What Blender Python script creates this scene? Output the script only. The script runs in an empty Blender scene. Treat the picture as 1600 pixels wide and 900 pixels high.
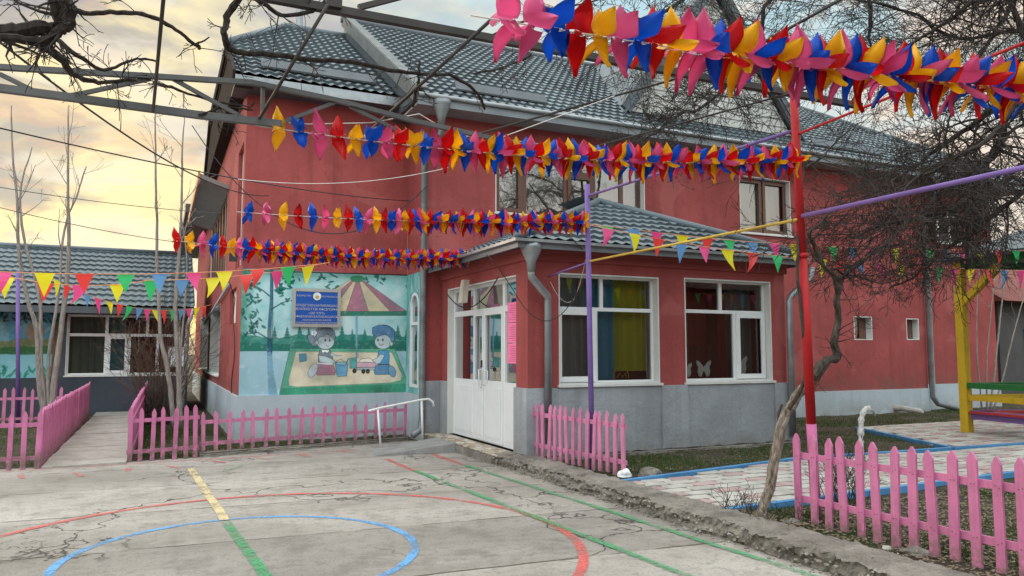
import bpy, bmesh, math, random
import numpy as np
from mathutils import Vector, Matrix
from mathutils import noise as mnoise
random.seed(11)
RAD = math.radians
sc = bpy.context.scene
COL = sc.collection

# ------------------------------------------------------------ camera, sky, sun, exposure
cam_d = bpy.data.cameras.new("camera")
cam = bpy.data.objects.new("camera", cam_d); COL.objects.link(cam)
cam.location = (0, 0, 1.6)
cam.rotation_euler = (RAD(94.8), 0, RAD(-25))
cam_d.sensor_width = 36; cam_d.lens = 26.55
cam_d.clip_start = 0.05; cam_d.clip_end = 2000
sc.camera = cam

SUN_AZ, SUN_EL = -38.0, 11.0            # degrees from +Y towards +X, elevation
sv = Vector((math.sin(RAD(SUN_AZ))*math.cos(RAD(SUN_EL)), math.cos(RAD(SUN_AZ))*math.cos(RAD(SUN_EL)), math.sin(RAD(SUN_EL))))
ld = bpy.data.lights.new("sun", 'SUN'); ld.energy = 1.0; ld.angle = RAD(14); ld.color = (1, .80, .60)
lo = bpy.data.objects.new("sun", ld); COL.objects.link(lo)
lo.rotation_euler = (-sv).to_track_quat('-Z', 'Y').to_euler()

world = bpy.data.worlds.new("World"); sc.world = world; world.use_nodes = True
def build_world():
    nt = world.node_tree; N = nt.nodes; L = nt.links; N.clear()
    out = N.new('ShaderNodeOutputWorld'); bg = N.new('ShaderNodeBackground'); L.new(bg.outputs[0], out.inputs[0])
    tc = N.new('ShaderNodeTexCoord'); sep = N.new('ShaderNodeSeparateXYZ'); L.new(tc.outputs['Generated'], sep.inputs[0])
    sky = N.new('ShaderNodeTexSky'); sky.sky_type = 'NISHITA'; sky.sun_disc = False
    sky.sun_elevation = RAD(SUN_EL); sky.sun_rotation = RAD(SUN_AZ)
    def mix(a, b, f, typ='MIX'):
        m = N.new('ShaderNodeMix'); m.data_type = 'RGBA'; m.blend_type = typ
        for s, v in ((6, a), (7, b), (0, f)):
            if hasattr(v, 'is_linked'): L.new(v, m.inputs[s])
            else: m.inputs[s].default_value = v if s == 0 else (*v, 1)
        return m.outputs[2]
    def mp(v, a, b, c=0, d=1):
        m = N.new('ShaderNodeMapRange'); m.clamp = True; L.new(v, m.inputs[0])
        m.interpolation_type = 'SMOOTHSTEP'
        m.inputs[1].default_value = a; m.inputs[2].default_value = b; m.inputs[3].default_value = c; m.inputs[4].default_value = d
        return m.outputs[0]
    def dot(v):
        m = N.new('ShaderNodeVectorMath'); m.operation = 'DOT_PRODUCT'; L.new(tc.outputs['Generated'], m.inputs[0]); m.inputs[1].default_value = v
        return m.outputs['Value']
    def nz(scale, detail, zs, seed, dist=0.0):
        m = N.new('ShaderNodeMapping'); m.inputs['Scale'].default_value = (1, 1, zs); m.inputs['Location'].default_value = (seed, seed*.7, 0)
        L.new(tc.outputs['Generated'], m.inputs[0])
        t = N.new('ShaderNodeTexNoise'); t.inputs['Scale'].default_value = scale; t.inputs['Detail'].default_value = detail
        t.inputs['Roughness'].default_value = .55; t.inputs['Distortion'].default_value = dist
        L.new(m.outputs[0], t.inputs['Vector']); return t.outputs[0]
    tcg = tc
    low = mp(sep.outputs[2], 0.02, 0.36)                      # 0 at the horizon, 1 well up
    side = dot((-.30, .95, 0))                                # towards the glow
    warm = mix((1.55, 1.20, .46), (.68, .64, .60), low)
    glow = mix(warm, (1.45, 1.20, .58), mp(nz(4, 5, 3.0, 3, .6), .40, .60, 0, .85))
    greyc = mix(glow, (.40, .385, .42), mp(nz(3.0, 7, 2.8, 9.3, .9), .47, .60, 0, .75))
    peach = mix(greyc, (1.1, .62, .34), mp(nz(6.5, 5, 4.5, 5.1, .5), .55, .66, 0, .35))
    light = mix(peach, (1.1, 1.0, .82), mp(nz(5, 5, 2.8, 1.7, .6), .50, .62, 0, .65))
    cool = mix((1.05, .92, .78), (.60, .86, .95), mp(sep.outputs[2], .12, .42))
    cool2 = mix(cool, (1.15, .92, .74), mp(nz(3.6, 5, 2.4, 14.0, .5), .50, .64, 0, .85))
    both = mix(cool2, light, mp(side, .55, .93))
    s2 = N.new('ShaderNodeVectorMath'); s2.operation = 'SCALE'; s2.inputs['Scale'].default_value = .12; L.new(sky.outputs[0], s2.inputs[0])
    fin = mix(both, s2.outputs[0], .12)
    dim_ = N.new('ShaderNodeVectorMath'); dim_.operation = 'MULTIPLY'; L.new(fin, dim_.inputs[0]); dim_.inputs[1].default_value = (.86, .85, .84); fin = dim_.outputs[0]
    zen = mp(sep.outputs[2], .42, .80, 1.0, 3.4); bk = mp(dot((-.42, -.9, 0)), .0, .8, 1.0, 2.0)  # sky brightness added overhead and behind the camera, out of view, as fill
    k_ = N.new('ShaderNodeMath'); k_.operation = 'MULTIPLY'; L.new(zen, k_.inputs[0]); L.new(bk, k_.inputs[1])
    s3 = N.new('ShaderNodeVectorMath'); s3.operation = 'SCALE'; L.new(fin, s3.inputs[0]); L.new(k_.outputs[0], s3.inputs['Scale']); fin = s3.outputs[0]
    fin = mix(fin, (2.05, 1.95, 1.84), mp(sep.outputs[2], .50, .85, 0, .85))
    dn = mix((.20, .18, .16), fin, mp(sep.outputs[2], -.03, .0))
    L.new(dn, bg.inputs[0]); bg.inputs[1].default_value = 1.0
build_world()
sc.view_settings.view_transform = 'Standard'; sc.view_settings.look = 'None'
sc.view_settings.gamma = 1; sc.view_settings.exposure = 0.20; sc.view_settings.use_curve_mapping = False

# ------------------------------------------------------------ survey helper: where a sight line meets a real plane
_f = 1180.0
_yaw, _pit = RAD(25), RAD(4.8)
_F = Vector((math.sin(_yaw)*math.cos(_pit), math.cos(_yaw)*math.cos(_pit), math.sin(_pit)))
_R = Vector((math.cos(_yaw), -math.sin(_yaw), 0)); _U = _R.cross(_F)
def _ray(u, v): return _F + _R*((u-800)/_f) + _U*((450-v)/_f)
def aty(u, v, Y): d = _ray(u, v); return Vector((0, 0, 1.6)) + d*(Y/d.y)
def atx(u, v, X): d = _ray(u, v); return Vector((0, 0, 1.6)) + d*(X/d.x)
def atz(u, v, Z=0.0): d = _ray(u, v); return Vector((0, 0, 1.6)) + d*((Z-1.6)/d.z)

# ------------------------------------------------------------ mesh helpers
class MB:
    def __init__(s): s.v = []; s.f = []; s.m = []
    def add(s, vs, fs, mi=0):
        o = len(s.v); s.v.extend([tuple(p) for p in vs])
        for f in fs: s.f.append(tuple(i+o for i in f)); s.m.append(mi)
    def box(s, a, b, mi=0, M=None, jit=0):
        x0, y0, z0 = a; x1, y1, z1 = b
        vs = [Vector((x, y, z)) for z in (z0, z1) for y in (y0, y1) for x in (x0, x1)]
        if jit: vs = [p + Vector([random.uniform(-jit, jit) for _ in range(3)]) for p in vs]
        if M is not None: vs = [M @ p for p in vs]
        s.add(vs, [(0, 2, 3, 1), (4, 5, 7, 6), (0, 1, 5, 4), (2, 6, 7, 3), (0, 4, 6, 2), (1, 3, 7, 5)], mi)
    def bar(s, p, q, w, h, mi=0, up=(0, 0, 1)):
        p = Vector(p); q = Vector(q); d = (q-p); L = d.length; d.normalize()
        up = Vector(up); sd = d.cross(up)
        if sd.length < 1e-4: sd = d.cross(Vector((1, 0, 0)))
        sd.normalize(); u2 = sd.cross(d)
        vs = []
        for t in (p, q):
            for a, b in ((-1, -1), (1, -1), (1, 1), (-1, 1)): vs.append(t + sd*(a*w/2) + u2*(b*h/2))
        s.add(vs, [(0, 1, 2, 3), (7, 6, 5, 4), (0, 4, 5, 1), (1, 5, 6, 2), (2, 6, 7, 3), (3, 7, 4, 0)], mi)
    def tube(s, pts, r, n=6, mi=0, cap=True):
        pts = [Vector(p) for p in pts]; k = len(pts)
        if not hasattr(r, '__len__'): r = [r]*k
        t0 = (pts[1]-pts[0]).normalized()
        a = t0.cross(Vector((0, 0, 1)))
        if a.length < .05: a = t0.cross(Vector((1, 0, 0)))
        a.normalize(); vs = []
        for i in range(k):
            t = (pts[min(i+1, k-1)] - pts[max(i-1, 0)])
            if t.length < 1e-9: t = t0.copy()
            t.normalize(); a = a - t*a.dot(t); a.normalize(); b = t.cross(a)
            for j in range(n):
                an = 2*math.pi*j/n; vs.append(pts[i] + (a*math.cos(an) + b*math.sin(an))*r[i])
        fs = []
        for i in range(k-1):
            for j in range(n):
                j2 = (j+1) % n; fs.append((i*n+j, i*n+j2, (i+1)*n+j2, (i+1)*n+j))
        if cap: fs.append(tuple(range(n-1, -1, -1))); fs.append(tuple((k-1)*n+j for j in range(n)))
        s.add(vs, fs, mi)
    def prism(s, poly, o, U, V, W, mi=0):
        o = Vector(o); U = Vector(U); V = Vector(V); W = Vector(W); n = len(poly)
        vs = [o + U*a + V*b for a, b in poly] + [o + U*a + V*b + W for a, b in poly]
        s.add(vs, [tuple(range(n-1, -1, -1)), tuple(range(n, 2*n))] + [(i, (i+1) % n, (i+1) % n + n, i+n) for i in range(n)], mi)
    def wall(s, o, U, N, L, z0, z1, ops, th, mi=0, step=None):
        """wall sheet with real thickness: front plane through o, u along U, thickness th behind (-N)"""
        o = Vector(o); U = Vector(U); N = Vector(N)
        us = sorted({0, L} | {max(0, min(L, q)) for a in ops for q in a[:2]}); zs = sorted({z0, z1} | {max(z0, min(z1, q)) for a in ops for q in a[2:4]})
        solid = {}
        for i in range(len(us)-1):
            for j in range(len(zs)-1):
                cu = (us[i]+us[i+1])/2; cz = (zs[j]+zs[j+1])/2
                solid[i, j] = not any(a[0] < cu < a[1] and a[2] < cz < a[3] for a in ops)
        P = lambda u, z, d: o + U*u + Vector((0, 0, z)) - N*d
        for (i, j), ok in solid.items():
            if not ok: continue
            a, b, c, d = us[i], us[i+1], zs[j], zs[j+1]
            s.add([P(a, c, 0), P(b, c, 0), P(b, d, 0), P(a, d, 0)], [(0, 1, 2, 3)], mi)
            s.add([P(a, c, th), P(a, d, th), P(b, d, th), P(b, c, th)], [(0, 1, 2, 3)], mi)
            for (di, dj, e) in ((-1, 0, ((a, c), (a, d))), (1, 0, ((b, c), (b, d))), (0, -1, ((a, c), (b, c))), (0, 1, ((a, d), (b, d)))):
                if not solid.get((i+di, j+dj), False):
                    (p, q), (r, t) = e
                    s.add([P(p, q, 0), P(r, t, 0), P(r, t, th), P(p, q, th)], [(0, 1, 2, 3)], mi)
    def build(s, name, mats, parent=None, smooth=False, weld=True):
        me = bpy.data.meshes.new(name); me.from_pydata(s.v, [], s.f)
        if not isinstance(mats, (list, tuple)): mats = [mats]
        for m in mats: me.materials.append(m)
        if len(mats) > 1: me.polygons.foreach_set('material_index', s.m)
        if weld:
            bm = bmesh.new(); bm.from_mesh(me); bmesh.ops.remove_doubles(bm, verts=bm.verts, dist=1e-5)
            bmesh.ops.recalc_face_normals(bm, faces=bm.faces); bm.to_mesh(me); bm.free()
        if smooth:
            me.polygons.foreach_set('use_smooth', [True]*len(me.polygons))
        me.update()
        ob = bpy.data.objects.new(name, me); COL.objects.link(ob)
        if parent is not None:
            ob.parent = parent
            w = root_loc(parent); ob.location = -w
            if parent.type == 'MESH': ob.location = (0, 0, 0)
        return ob
def root_loc(p):
    return Vector(p.location)
def tag(o, label=None, cat=None, group=None, kind=None):
    if label: o['label'] = label
    if cat: o['category'] = cat
    if group: o['group'] = group
    if kind: o['kind'] = kind
    return o
def thing(name, label, cat, loc=(0, 0, 0), group=None, rz=0):
    o = bpy.data.objects.new(name, None); COL.objects.link(o); o.empty_display_size = .2
    o.location = loc; o.rotation_euler = (0, 0, rz)
    return tag(o, label, cat, group)
def copy_tree(o, parent=None):
    c = o.copy(); COL.objects.link(c)
    if parent is not None: c.parent = parent
    for ch in [q for q in bpy.data.objects if q.parent is o]: copy_tree(ch, c)
    return c
def sag(p, q, d, n=16):
    p = Vector(p); q = Vector(q)
    return [p.lerp(q, t/n) - Vector((0, 0, 4*d*(t/n)*(1-t/n))) for t in range(n+1)]

# ------------------------------------------------------------ materials
def srgb(r, g, b):
    f = lambda c: ((c/255+.055)/1.055)**2.4 if c > 10 else c/255/12.92
    return (f(r), f(g), f(b))
class NT:
    def __init__(s, name):
        s.m = bpy.data.materials.new(name); s.m.use_nodes = True; s.t = s.m.node_tree; s.N = s.t.nodes; s.L = s.t.links; s.N.clear()
        s.out = s.N.new('ShaderNodeOutputMaterial'); s.tc = s.N.new('ShaderNodeTexCoord')
    def set(s, sock, v):
        if hasattr(v, 'is_linked'): s.L.new(v, sock)
        elif hasattr(v, '__len__') and len(v) == 3 and sock.type == 'RGBA': sock.default_value = (*v, 1)
        else: sock.default_value = v
    def map(s, scale=(1, 1, 1), rot=(0, 0, 0), loc=(0, 0, 0), vec=None):
        m = s.N.new('ShaderNodeMapping'); m.inputs['Scale'].default_value = scale; m.inputs['Rotation'].default_value = rot; m.inputs['Location'].default_value = loc
        s.L.new(vec or s.tc.outputs['Object'], m.inputs[0]); return m.outputs[0]
    def noise(s, scale, detail=4, rough=.55, vec=None, dist=0, out=0):
        n = s.N.new('ShaderNodeTexNoise'); n.inputs['Scale'].default_value = scale; n.inputs['Detail'].default_value = detail
        n.inputs['Roughness'].default_value = rough; n.inputs['Distortion'].default_value = dist
        s.L.new(vec or s.tc.outputs['Object'], n.inputs['Vector']); return n.outputs[out]
    def voro(s, scale, feature='DISTANCE_TO_EDGE', vec=None, rnd=1):
        n = s.N.new('ShaderNodeTexVoronoi'); n.feature = feature; n.inputs['Scale'].default_value = scale; n.inputs['Randomness'].default_value = rnd
        s.L.new(vec or s.tc.outputs['Object'], n.inputs['Vector']); return n.outputs['Distance' if feature != 'F1C' else 'Color']
    def rng(s, v, a, b, c=0, d=1):
        m = s.N.new('ShaderNodeMapRange'); m.clamp = True; s.L.new(v, m.inputs[0])
        for i, x in enumerate((a, b, c, d)): m.inputs[i+1].default_value = x
        return m.outputs[0]
    def mix(s, a, b, f, typ='MIX'):
        m = s.N.new('ShaderNodeMix'); m.data_type = 'RGBA'; m.blend_type = typ
        s.set(m.inputs[6], a); s.set(m.inputs[7], b); s.set(m.inputs[0], f); return m.outputs[2]
    def math(s, op, a, b=0.0):
        m = s.N.new('ShaderNodeMath'); m.operation = op; s.set(m.inputs[0], a); s.set(m.inputs[1], b); return m.outputs[0]
    def warp(s, amt, scale, detail=3):
        n = s.N.new('ShaderNodeTexNoise'); n.inputs['Scale'].default_value = scale; n.inputs['Detail'].default_value = detail
        s.L.new(s.tc.outputs['Object'], n.inputs['Vector'])
        a = s.N.new('ShaderNodeVectorMath'); a.operation = 'SUBTRACT'; s.L.new(n.outputs[1], a.inputs[0]); a.inputs[1].default_value = (.5, .5, .5)
        b = s.N.new('ShaderNodeVectorMath'); b.operation = 'SCALE'; s.L.new(a.outputs[0], b.inputs[0]); b.inputs['Scale'].default_value = amt
        c = s.N.new('ShaderNodeVectorMath'); c.operation = 'ADD'; s.L.new(b.outputs[0], c.inputs[0]); s.L.new(s.tc.outputs['Object'], c.inputs[1]); return c.outputs[0]
    def bsdf(s, color, rough=.8, height=None, bstr=.5, bdist=.01, metal=0, spec=.5, fin=True):
        b = s.N.new('ShaderNodeBsdfPrincipled'); s.set(b.inputs['Base Color'], color); s.set(b.inputs['Roughness'], rough)
        b.inputs['Metallic'].default_value = metal; b.inputs['Specular IOR Level'].default_value = spec
        if height is not None:
            bp = s.N.new('ShaderNodeBump'); bp.inputs['Strength'].default_value = bstr; bp.inputs['Distance'].default_value = bdist
            s.L.new(height, bp.inputs['Height']); s.L.new(bp.outputs[0], b.inputs['Normal'])
        if fin: s.L.new(b.outputs[0], s.out.inputs[0])
        return b
def sc3(c, k): return tuple(min(1, x*k) for x in c)
def m_stucco(name, c, var=.18, bs=30, bstr=.5, streak=.15, dirt=None, speck=.10, patch=None):
    n = NT(name); big = n.noise(.9, 5, .6); fine = n.noise(bs, 5, .65)
    col = n.mix(sc3(c, 1-var), sc3(c, 1+var), n.rng(big, .32, .68))
    st = n.noise(1, 4, .6, n.map((6, 6, .35)))
    col = n.mix(col, sc3(c, .72), n.rng(st, .5, .75, 0, streak*3))
    col = n.mix(col, sc3(c, .55), n.rng(fine, .38, .25, 0, speck*4))
    if patch:
        pn = n.noise(.55, 3, .5, n.map((1, 1, 1.6), (0, 0, 0), (3.7, 1.1, 5.2)), .8); col = n.mix(col, patch, n.rng(pn, .60, .63, 0, .45)); col = n.mix(col, sc3(c, .6), n.rng(n.voro(.7, vec=n.warp(1.1, 1.8, 6)), .006, 0, 0, .55))
    if dirt:
        z = n.N.new('ShaderNodeSeparateXYZ'); n.L.new(n.tc.outputs['Object'], z.inputs[0])
        k = n.math('MULTIPLY', n.rng(z.outputs[2], dirt[1], dirt[0]), n.rng(n.noise(3, 6, .7), .35, .65))
        col = n.mix(col, dirt[2], k)
    n.bsdf(col, .9, n.math('ADD', fine, n.noise(7, 3)), bstr, .012, spec=.25); return n.m
def m_plain(name, c, rough=.5, var=.1, scale=6, bstr=.15, metal=0, spec=.5, chip=None, bs=None, chipc=(.3, .28, .26)):
    n = NT(name); t = n.noise(scale, 5, .6)
    col = n.mix(sc3(c, 1-var), sc3(c, 1+var), n.rng(t, .3, .7))
    if chip: col = n.mix(col, chipc, n.rng(n.noise(chip, 6, .7), .66, .72))
    n.bsdf(col, rough, n.noise(bs or scale*5, 4), bstr, .004, metal, spec); return n.m
def m_wood(name, c, var=.16, chip=True, mud=False):
    n = NT(name); g = n.noise(1, 5, .6, n.map((30, 30, 3))); t = n.noise(3, 4)
    col = n.mix(sc3(c, 1-var), sc3(c, 1+var), n.rng(n.math('ADD', n.math('MULTIPLY', g, .5), n.math('MULTIPLY', t, .5)), .35, .65))
    if chip: col = n.mix(col, (.30, .22, .17), n.rng(n.noise(1, 6, .75, n.map((26, 26, 8))), .61, .67, 0, .85)); col = n.mix(col, sc3(c, .55), n.rng(n.noise(2.5, 5, .8), .52, .72, 0, .55))
    if mud:
        z = n.N.new('ShaderNodeSeparateXYZ'); n.L.new(n.tc.outputs['Object'], z.inputs[0]); col = n.mix(col, (.16, .11, .09), n.math('MULTIPLY', n.rng(z.outputs[2], .34, .10), n.rng(n.noise(14, 5, .7), .38, .58)))
    n.bsdf(col, .62, g, .5, .006); return n.m
def m_plastic(name, c):
    n = NT(name); b = n.bsdf(n.mix(sc3(c, .85), sc3(c, 1.1), n.noise(9, 2)), .38, fin=False)
    t = n.N.new('ShaderNodeBsdfTranslucent'); t.inputs[0].default_value = (*sc3(c, 1.0), 1)
    m = n.N.new('ShaderNodeMixShader'); m.inputs[0].default_value = .38
    n.L.new(b.outputs[0], m.inputs[1]); n.L.new(t.outputs[0], m.inputs[2]); n.L.new(m.outputs[0], n.out.inputs[0]); return n.m
def m_glass(name, base=.10, tint=(.86, .90, .88), rough=.012, gk=1.0):
    n = NT(name); fr = n.N.new('ShaderNodeFresnel'); fr.inputs[0].default_value = 1.55
    bp = n.N.new('ShaderNodeBump'); bp.inputs['Strength'].default_value = .06; bp.inputs['Distance'].default_value = .02
    n.L.new(n.noise(1.6, 2), bp.inputs['Height'])
    tr = n.N.new('ShaderNodeBsdfTransparent'); tr.inputs[0].default_value = (*tint, 1)
    gl = n.N.new('ShaderNodeBsdfGlossy'); gl.inputs[0].default_value = (.95*gk, .97*gk, gk, 1); gl.inputs['Roughness'].default_value = rough
    n.L.new(bp.outputs[0], gl.inputs['Normal'])
    m = n.N.new('ShaderNodeMixShader'); n.L.new(n.math('ADD', fr.outputs[0], base), m.inputs[0])
    n.L.new(tr.outputs[0], m.inputs[1]); n.L.new(gl.outputs[0], m.inputs[2]); n.L.new(m.outputs[0], n.out.inputs[0]); return n.m

RED = (.345, .078, .075)
M = {}
M['red'] = m_stucco('red_stucco', RED, .20, 34, .75, .26, (.62, 1.15, (.20, .10, .085)), .14, (.42, .13, .12))
M['redtrim'] = m_stucco('red_trim_plaster', (.30, .070, .068), .1, 24, .35, .08)
M['plinth'] = m_stucco('grey_painted_plinth', (.35, .37, .40), .24, 20, 1.0, .26, (0.05, .45, (.22, .19, .16)), .16)
M['plinth_light'] = m_stucco('pale_painted_plinth', (.46, .52, .57), .10, 26, .5, .16, (0.0, .5, (.30, .27, .23)), .12)
M['white'] = m_plain('white_window_plastic', (.78, .79, .80), .35, .04, 4, .03)
M['reveal'] = m_stucco('whitewashed_reveal', (.68, .68, .66), .10, 30, .4, .15)
M['brown'] = m_plain('brown_window_frame', (.14, .065, .045), .4, .12, 5, .05)
M['glass'] = m_glass('window_glass', .05)
M['glass_up'] = m_glass('upper_window_glass', .20, (.8, .85, .84))
M['glass_dark'] = m_glass('tinted_door_glass', .03, (.50, .58, .55), .012, .6)
M['galv'] = m_plain('galvanised_sheet', (.30, .32, .34), .42, .25, 3, .15, .55, .5, 9, None, (.22, .20, .19))
M['pipe_dark'] = m_plain('weathered_galvanised_pipe', (.20, .22, .23), .5, .3, 4, .2, .4, .5, 7, None, (.42, .42, .42))
M['soffit'] = m_plain('soffit_board', (.26, .25, .25), .7, .12, 2, .2)
M['fascia'] = m_plain('eave_fascia_sheet', (.20, .22, .24), .5, .18, 2, .1, .2)
M['trimgrey'] = m_plain('dark_roof_trim', (.085, .10, .115), .5, .15, 3, .1, .2)
M['stain'] = m_plain('dark_stained_boards', (.045, .036, .032), .95, .15, 3, .2, 0, .05)
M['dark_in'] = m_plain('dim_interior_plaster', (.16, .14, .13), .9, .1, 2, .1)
M['pink'] = m_wood('pink_painted_wood', srgb(196, 112, 154), .18, True, True)
M['nail'] = m_plain('rusty_nail', (.13, .06, .04), .7)
M['pink_old'] = m_wood('faded_pink_painted_wood', srgb(200, 122, 160), .2, True, True)
M['redpaint'] = m_plain('red_gloss_paint', (.40, .018, .022), .5, .16, 5, .1, 0, .2, 8, None, (.25, .04, .04))
M['pinkpaint'] = m_plain('pink_gloss_paint', srgb(184, 100, 142), .6, .15, 5, .1, 0, .2)
M['purple'] = m_plain('purple_gloss_paint', srgb(116, 92, 156), .5, .16, 5, .1, 0, .25, 11, None, (.25, .22, .30))
M['yellow'] = m_wood('yellow_painted_wood', (.60, .39, .015), .12)
M['yellowpaint'] = m_plain('yellow_pipe_paint', (.58, .38, .04), .4, .15, 5, .05)
M['green'] = m_wood('green_painted_wood', (.018, .15, .035), .15, False)
M['purplewood'] = m_wood('purple_painted_wood', srgb(126, 98, 160), .12, False)
M['redwood'] = m_wood('red_painted_wood', (.38, .03, .04), .12, False)
M['steel'] = m_plain('grey_painted_steel', (.115, .115, .115), .6, .25, 4, .2, .3, .5, 10, None, (.20, .10, .06))
M['steel_dark'] = m_plain('dark_rusty_steel', (.045, .038, .035), .6, .3, 5, .2, .3)
M['cable'] = m_plain('black_cable', (.02, .02, .022), .6, .1)
M['string'] = m_plain('white_cord', (.62, .60, .56), .8, .1)
M['ostring'] = m_plain('orange_cord', (.75, .32, .16), .8, .1)
def m_bark(name, a, b, sc=14):
    n = NT(name); g = n.noise(1, 6, .7, n.map((sc*2, sc*2, sc*.35)), .4)
    n.bsdf(n.mix(a, b, n.rng(g, .35, .65)), .9, g, .8, .012, spec=.2); return n.m
M['bark'] = m_bark('dark_bark', (.016, .012, .011), (.058, .046, .040))
M['bark_vine'] = m_bark('peeling_vine_bark', (.10, .078, .062), (.34, .28, .23), 20)
M['bark_vine_dark'] = m_bark('weathered_vine_bark', (.028, .022, .019), (.11, .088, .072), 20)
M['bark_pale'] = m_bark('pale_sapling_bark', (.17, .145, .13), (.36, .32, .29), 16)
M['twig'] = m_plain('thin_twig_bark', (.030, .022, .019), .85, .3, 4, .1)
M['twig_red'] = m_plain('brown_shrub_twig', (.10, .062, .045), .85, .3, 4, .1)
M['limewash'] = m_bark('limewashed_bark', (.34, .31, .28), (.52, .49, .45), 16)

def m_roof():
    n = NT('grey_blue_metal_roof_tile'); t = n.noise(.7, 4); f = n.noise(26, 5, .7)
    col = n.mix((.078, .106, .125), (.122, .160, .185), n.rng(t, .3, .7))
    col = n.mix(col, (.26, .31, .32), n.rng(f, .56, .72, 0, .7)); col = n.mix(col, (.06, .075, .08), n.rng(n.noise(3, 6, .7), .58, .75, 0, .6))
    sp = n.N.new('ShaderNodeSeparateXYZ'); n.L.new(n.tc.outputs['Object'], sp.inputs[0]); wn = n.N.new('ShaderNodeTexWhiteNoise'); wn.noise_dimensions = '2D'; cb = n.N.new('ShaderNodeCombineXYZ'); n.L.new(n.math('FLOOR', n.math('MULTIPLY', sp.outputs[0], .87)), cb.inputs[0]); n.L.new(n.math('FLOOR', n.math('MULTIPLY', sp.outputs[1], .38)), cb.inputs[1]); n.L.new(cb.outputs[0], wn.inputs['Vector'])
    col = n.mix(col, n.mix((.78, .79, .80), (1.12, 1.12, 1.1), wn.outputs['Value']), 1.0, 'MULTIPLY')
    n.bsdf(col, n.rng(t, .3, .7, .42, .6), f, .2, .006, .1); return n.m
M['tile'] = m_roof()
def m_concrete():
    n = NT('worn_court_concrete'); w = n.warp(.5, 1.3)
    big = n.noise(.35, 6, .6, n.map((1, 2.2, 1))); mid = n.noise(2.2, 6, .7); fine = n.noise(45, 5, .75)
    col = n.mix((.270, .246, .220), (.395, .368, .338), n.rng(big, .35, .62))
    col = n.mix(col, (.185, .168, .148), n.rng(mid, .50, .68, 0, .75))
    col = n.mix(col, (.45, .42, .39), n.rng(n.noise(1.1, 6, .75, n.map((1, 1.8, 1), (0, 0, .4), (7, 3, 0))), .58, .70, 0, .55))
    col = n.mix(col, (.13, .115, .10), n.rng(fine, .46, .32, 0, .9)); col = n.mix(col, (.19, .195, .165), n.rng(n.noise(9, 6, .8), .51, .62, 0, .65))
    col = n.mix(col, (.55, .53, .51), n.rng(fine, .62, .74, 0, .45))
    # wandering cracks, only in places
    cr = n.rng(n.voro(.55, vec=n.warp(.9, 2.6, 7)), .009, .0, 0, 1)
    msk = n.rng(n.noise(.45, 2, .5, n.map((1, 1, 1), (0, 0, 0), (4.4, 1.3, 0))), .50, .57)
    c1 = n.math('MULTIPLY', cr, msk)
    cr2 = n.rng(n.voro(2.3, vec=n.warp(.5, 5, 6)), .014, .0, 0, 1)
    msk2 = n.rng(n.noise(.6, 2, .5, n.map((1, 1, 1), (0, 0, 0), (1.1, 8.3, 0))), .60, .66, 0, .85)
    c2 = n.math('MULTIPLY', cr2, msk2)
    sp = n.N.new('ShaderNodeSeparateXYZ'); n.L.new(n.warp(.07, 2.0, 5), sp.inputs[0])
    j = n.math('ABSOLUTE', n.math('SUBTRACT', n.math('FRACT', n.math('MULTIPLY', n.math('ADD', sp.outputs[1], n.math('MULTIPLY', sp.outputs[0], .06)), 1/1.55)), .5))
    jl = n.math('MULTIPLY', n.rng(j, .010, .003, 0, 1), n.rng(n.noise(1.4, 4, .6), .42, .56))
    allc = n.math('MAXIMUM', n.math('MAXIMUM', c1, c2), jl)
    # board-wide tone change from pour to pour
    fl = n.math('FLOOR', n.math('ADD', n.math('MULTIPLY', n.math('ADD', sp.outputs[1], n.math('MULTIPLY', sp.outputs[0], .06)), 1/1.55), .5))
    wn = n.N.new('ShaderNodeTexWhiteNoise'); wn.noise_dimensions = '1D'; n.L.new(fl, wn.inputs['W'])
    col = n.mix(col, n.mix((.74, .73, .72), (1.18, 1.17, 1.16), wn.outputs['Value']), .75, 'MULTIPLY')
    col = n.mix(col, (.055, .048, .042), n.math('MULTIPLY', allc, .85))
    h = n.math('SUBTRACT', n.math('ADD', n.math('MULTIPLY', fine, .35), n.math('MULTIPLY', mid, .5)), n.math('MULTIPLY', allc, 1.5))
    n.bsdf(col, .88, h, .9, .018, spec=.25); return n.m
M['concrete'] = m_concrete()
def m_rough_concrete(name, a, b, bstr=1.0):
    n = NT(name); t = n.noise(3, 6, .7); f = n.noise(38, 6, .75); v = n.voro(26, 'F1')
    col = n.mix(a, b, n.rng(t, .33, .66)); col = n.mix(col, sc3(a, .5), n.rng(f, .44, .32, 0, .8)); col = n.mix(col, sc3(b, 1.25), n.rng(v, .22, .05, 0, .5))
    n.bsdf(col, .92, n.math('ADD', f, n.math('MULTIPLY', v, -.8)), bstr, .018, spec=.25); return n.m
M['kerb'] = m_rough_concrete('crumbling_kerb_concrete', (.13, .115, .098), (.33, .30, .265))
M['ramp'] = m_rough_concrete('trowelled_ramp_concrete', (.22, .215, .21), (.33, .325, .315), .4)
M['path'] = m_rough_concrete('old_path_concrete', (.30, .28, .25), (.44, .42, .385), .5)
def m_soil():
    n = NT('garden_soil'); t = n.noise(1.1, 6, .65); f = n.noise(30, 6, .8)
    col = n.mix((.060, .047, .036), (.135, .110, .085), n.rng(f, .3, .7))
    col = n.mix(col, (.042, .068, .020), n.rng(t, .48, .60, 0, .8)); col = n.mix(col, (.20, .17, .13), n.rng(n.noise(70, 3, .7), .62, .72, 0, .7))
    n.bsdf(col, .95, n.math('ADD', f, t), 1, .04, spec=.15); return n.m
M['soil'] = m_soil()
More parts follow.
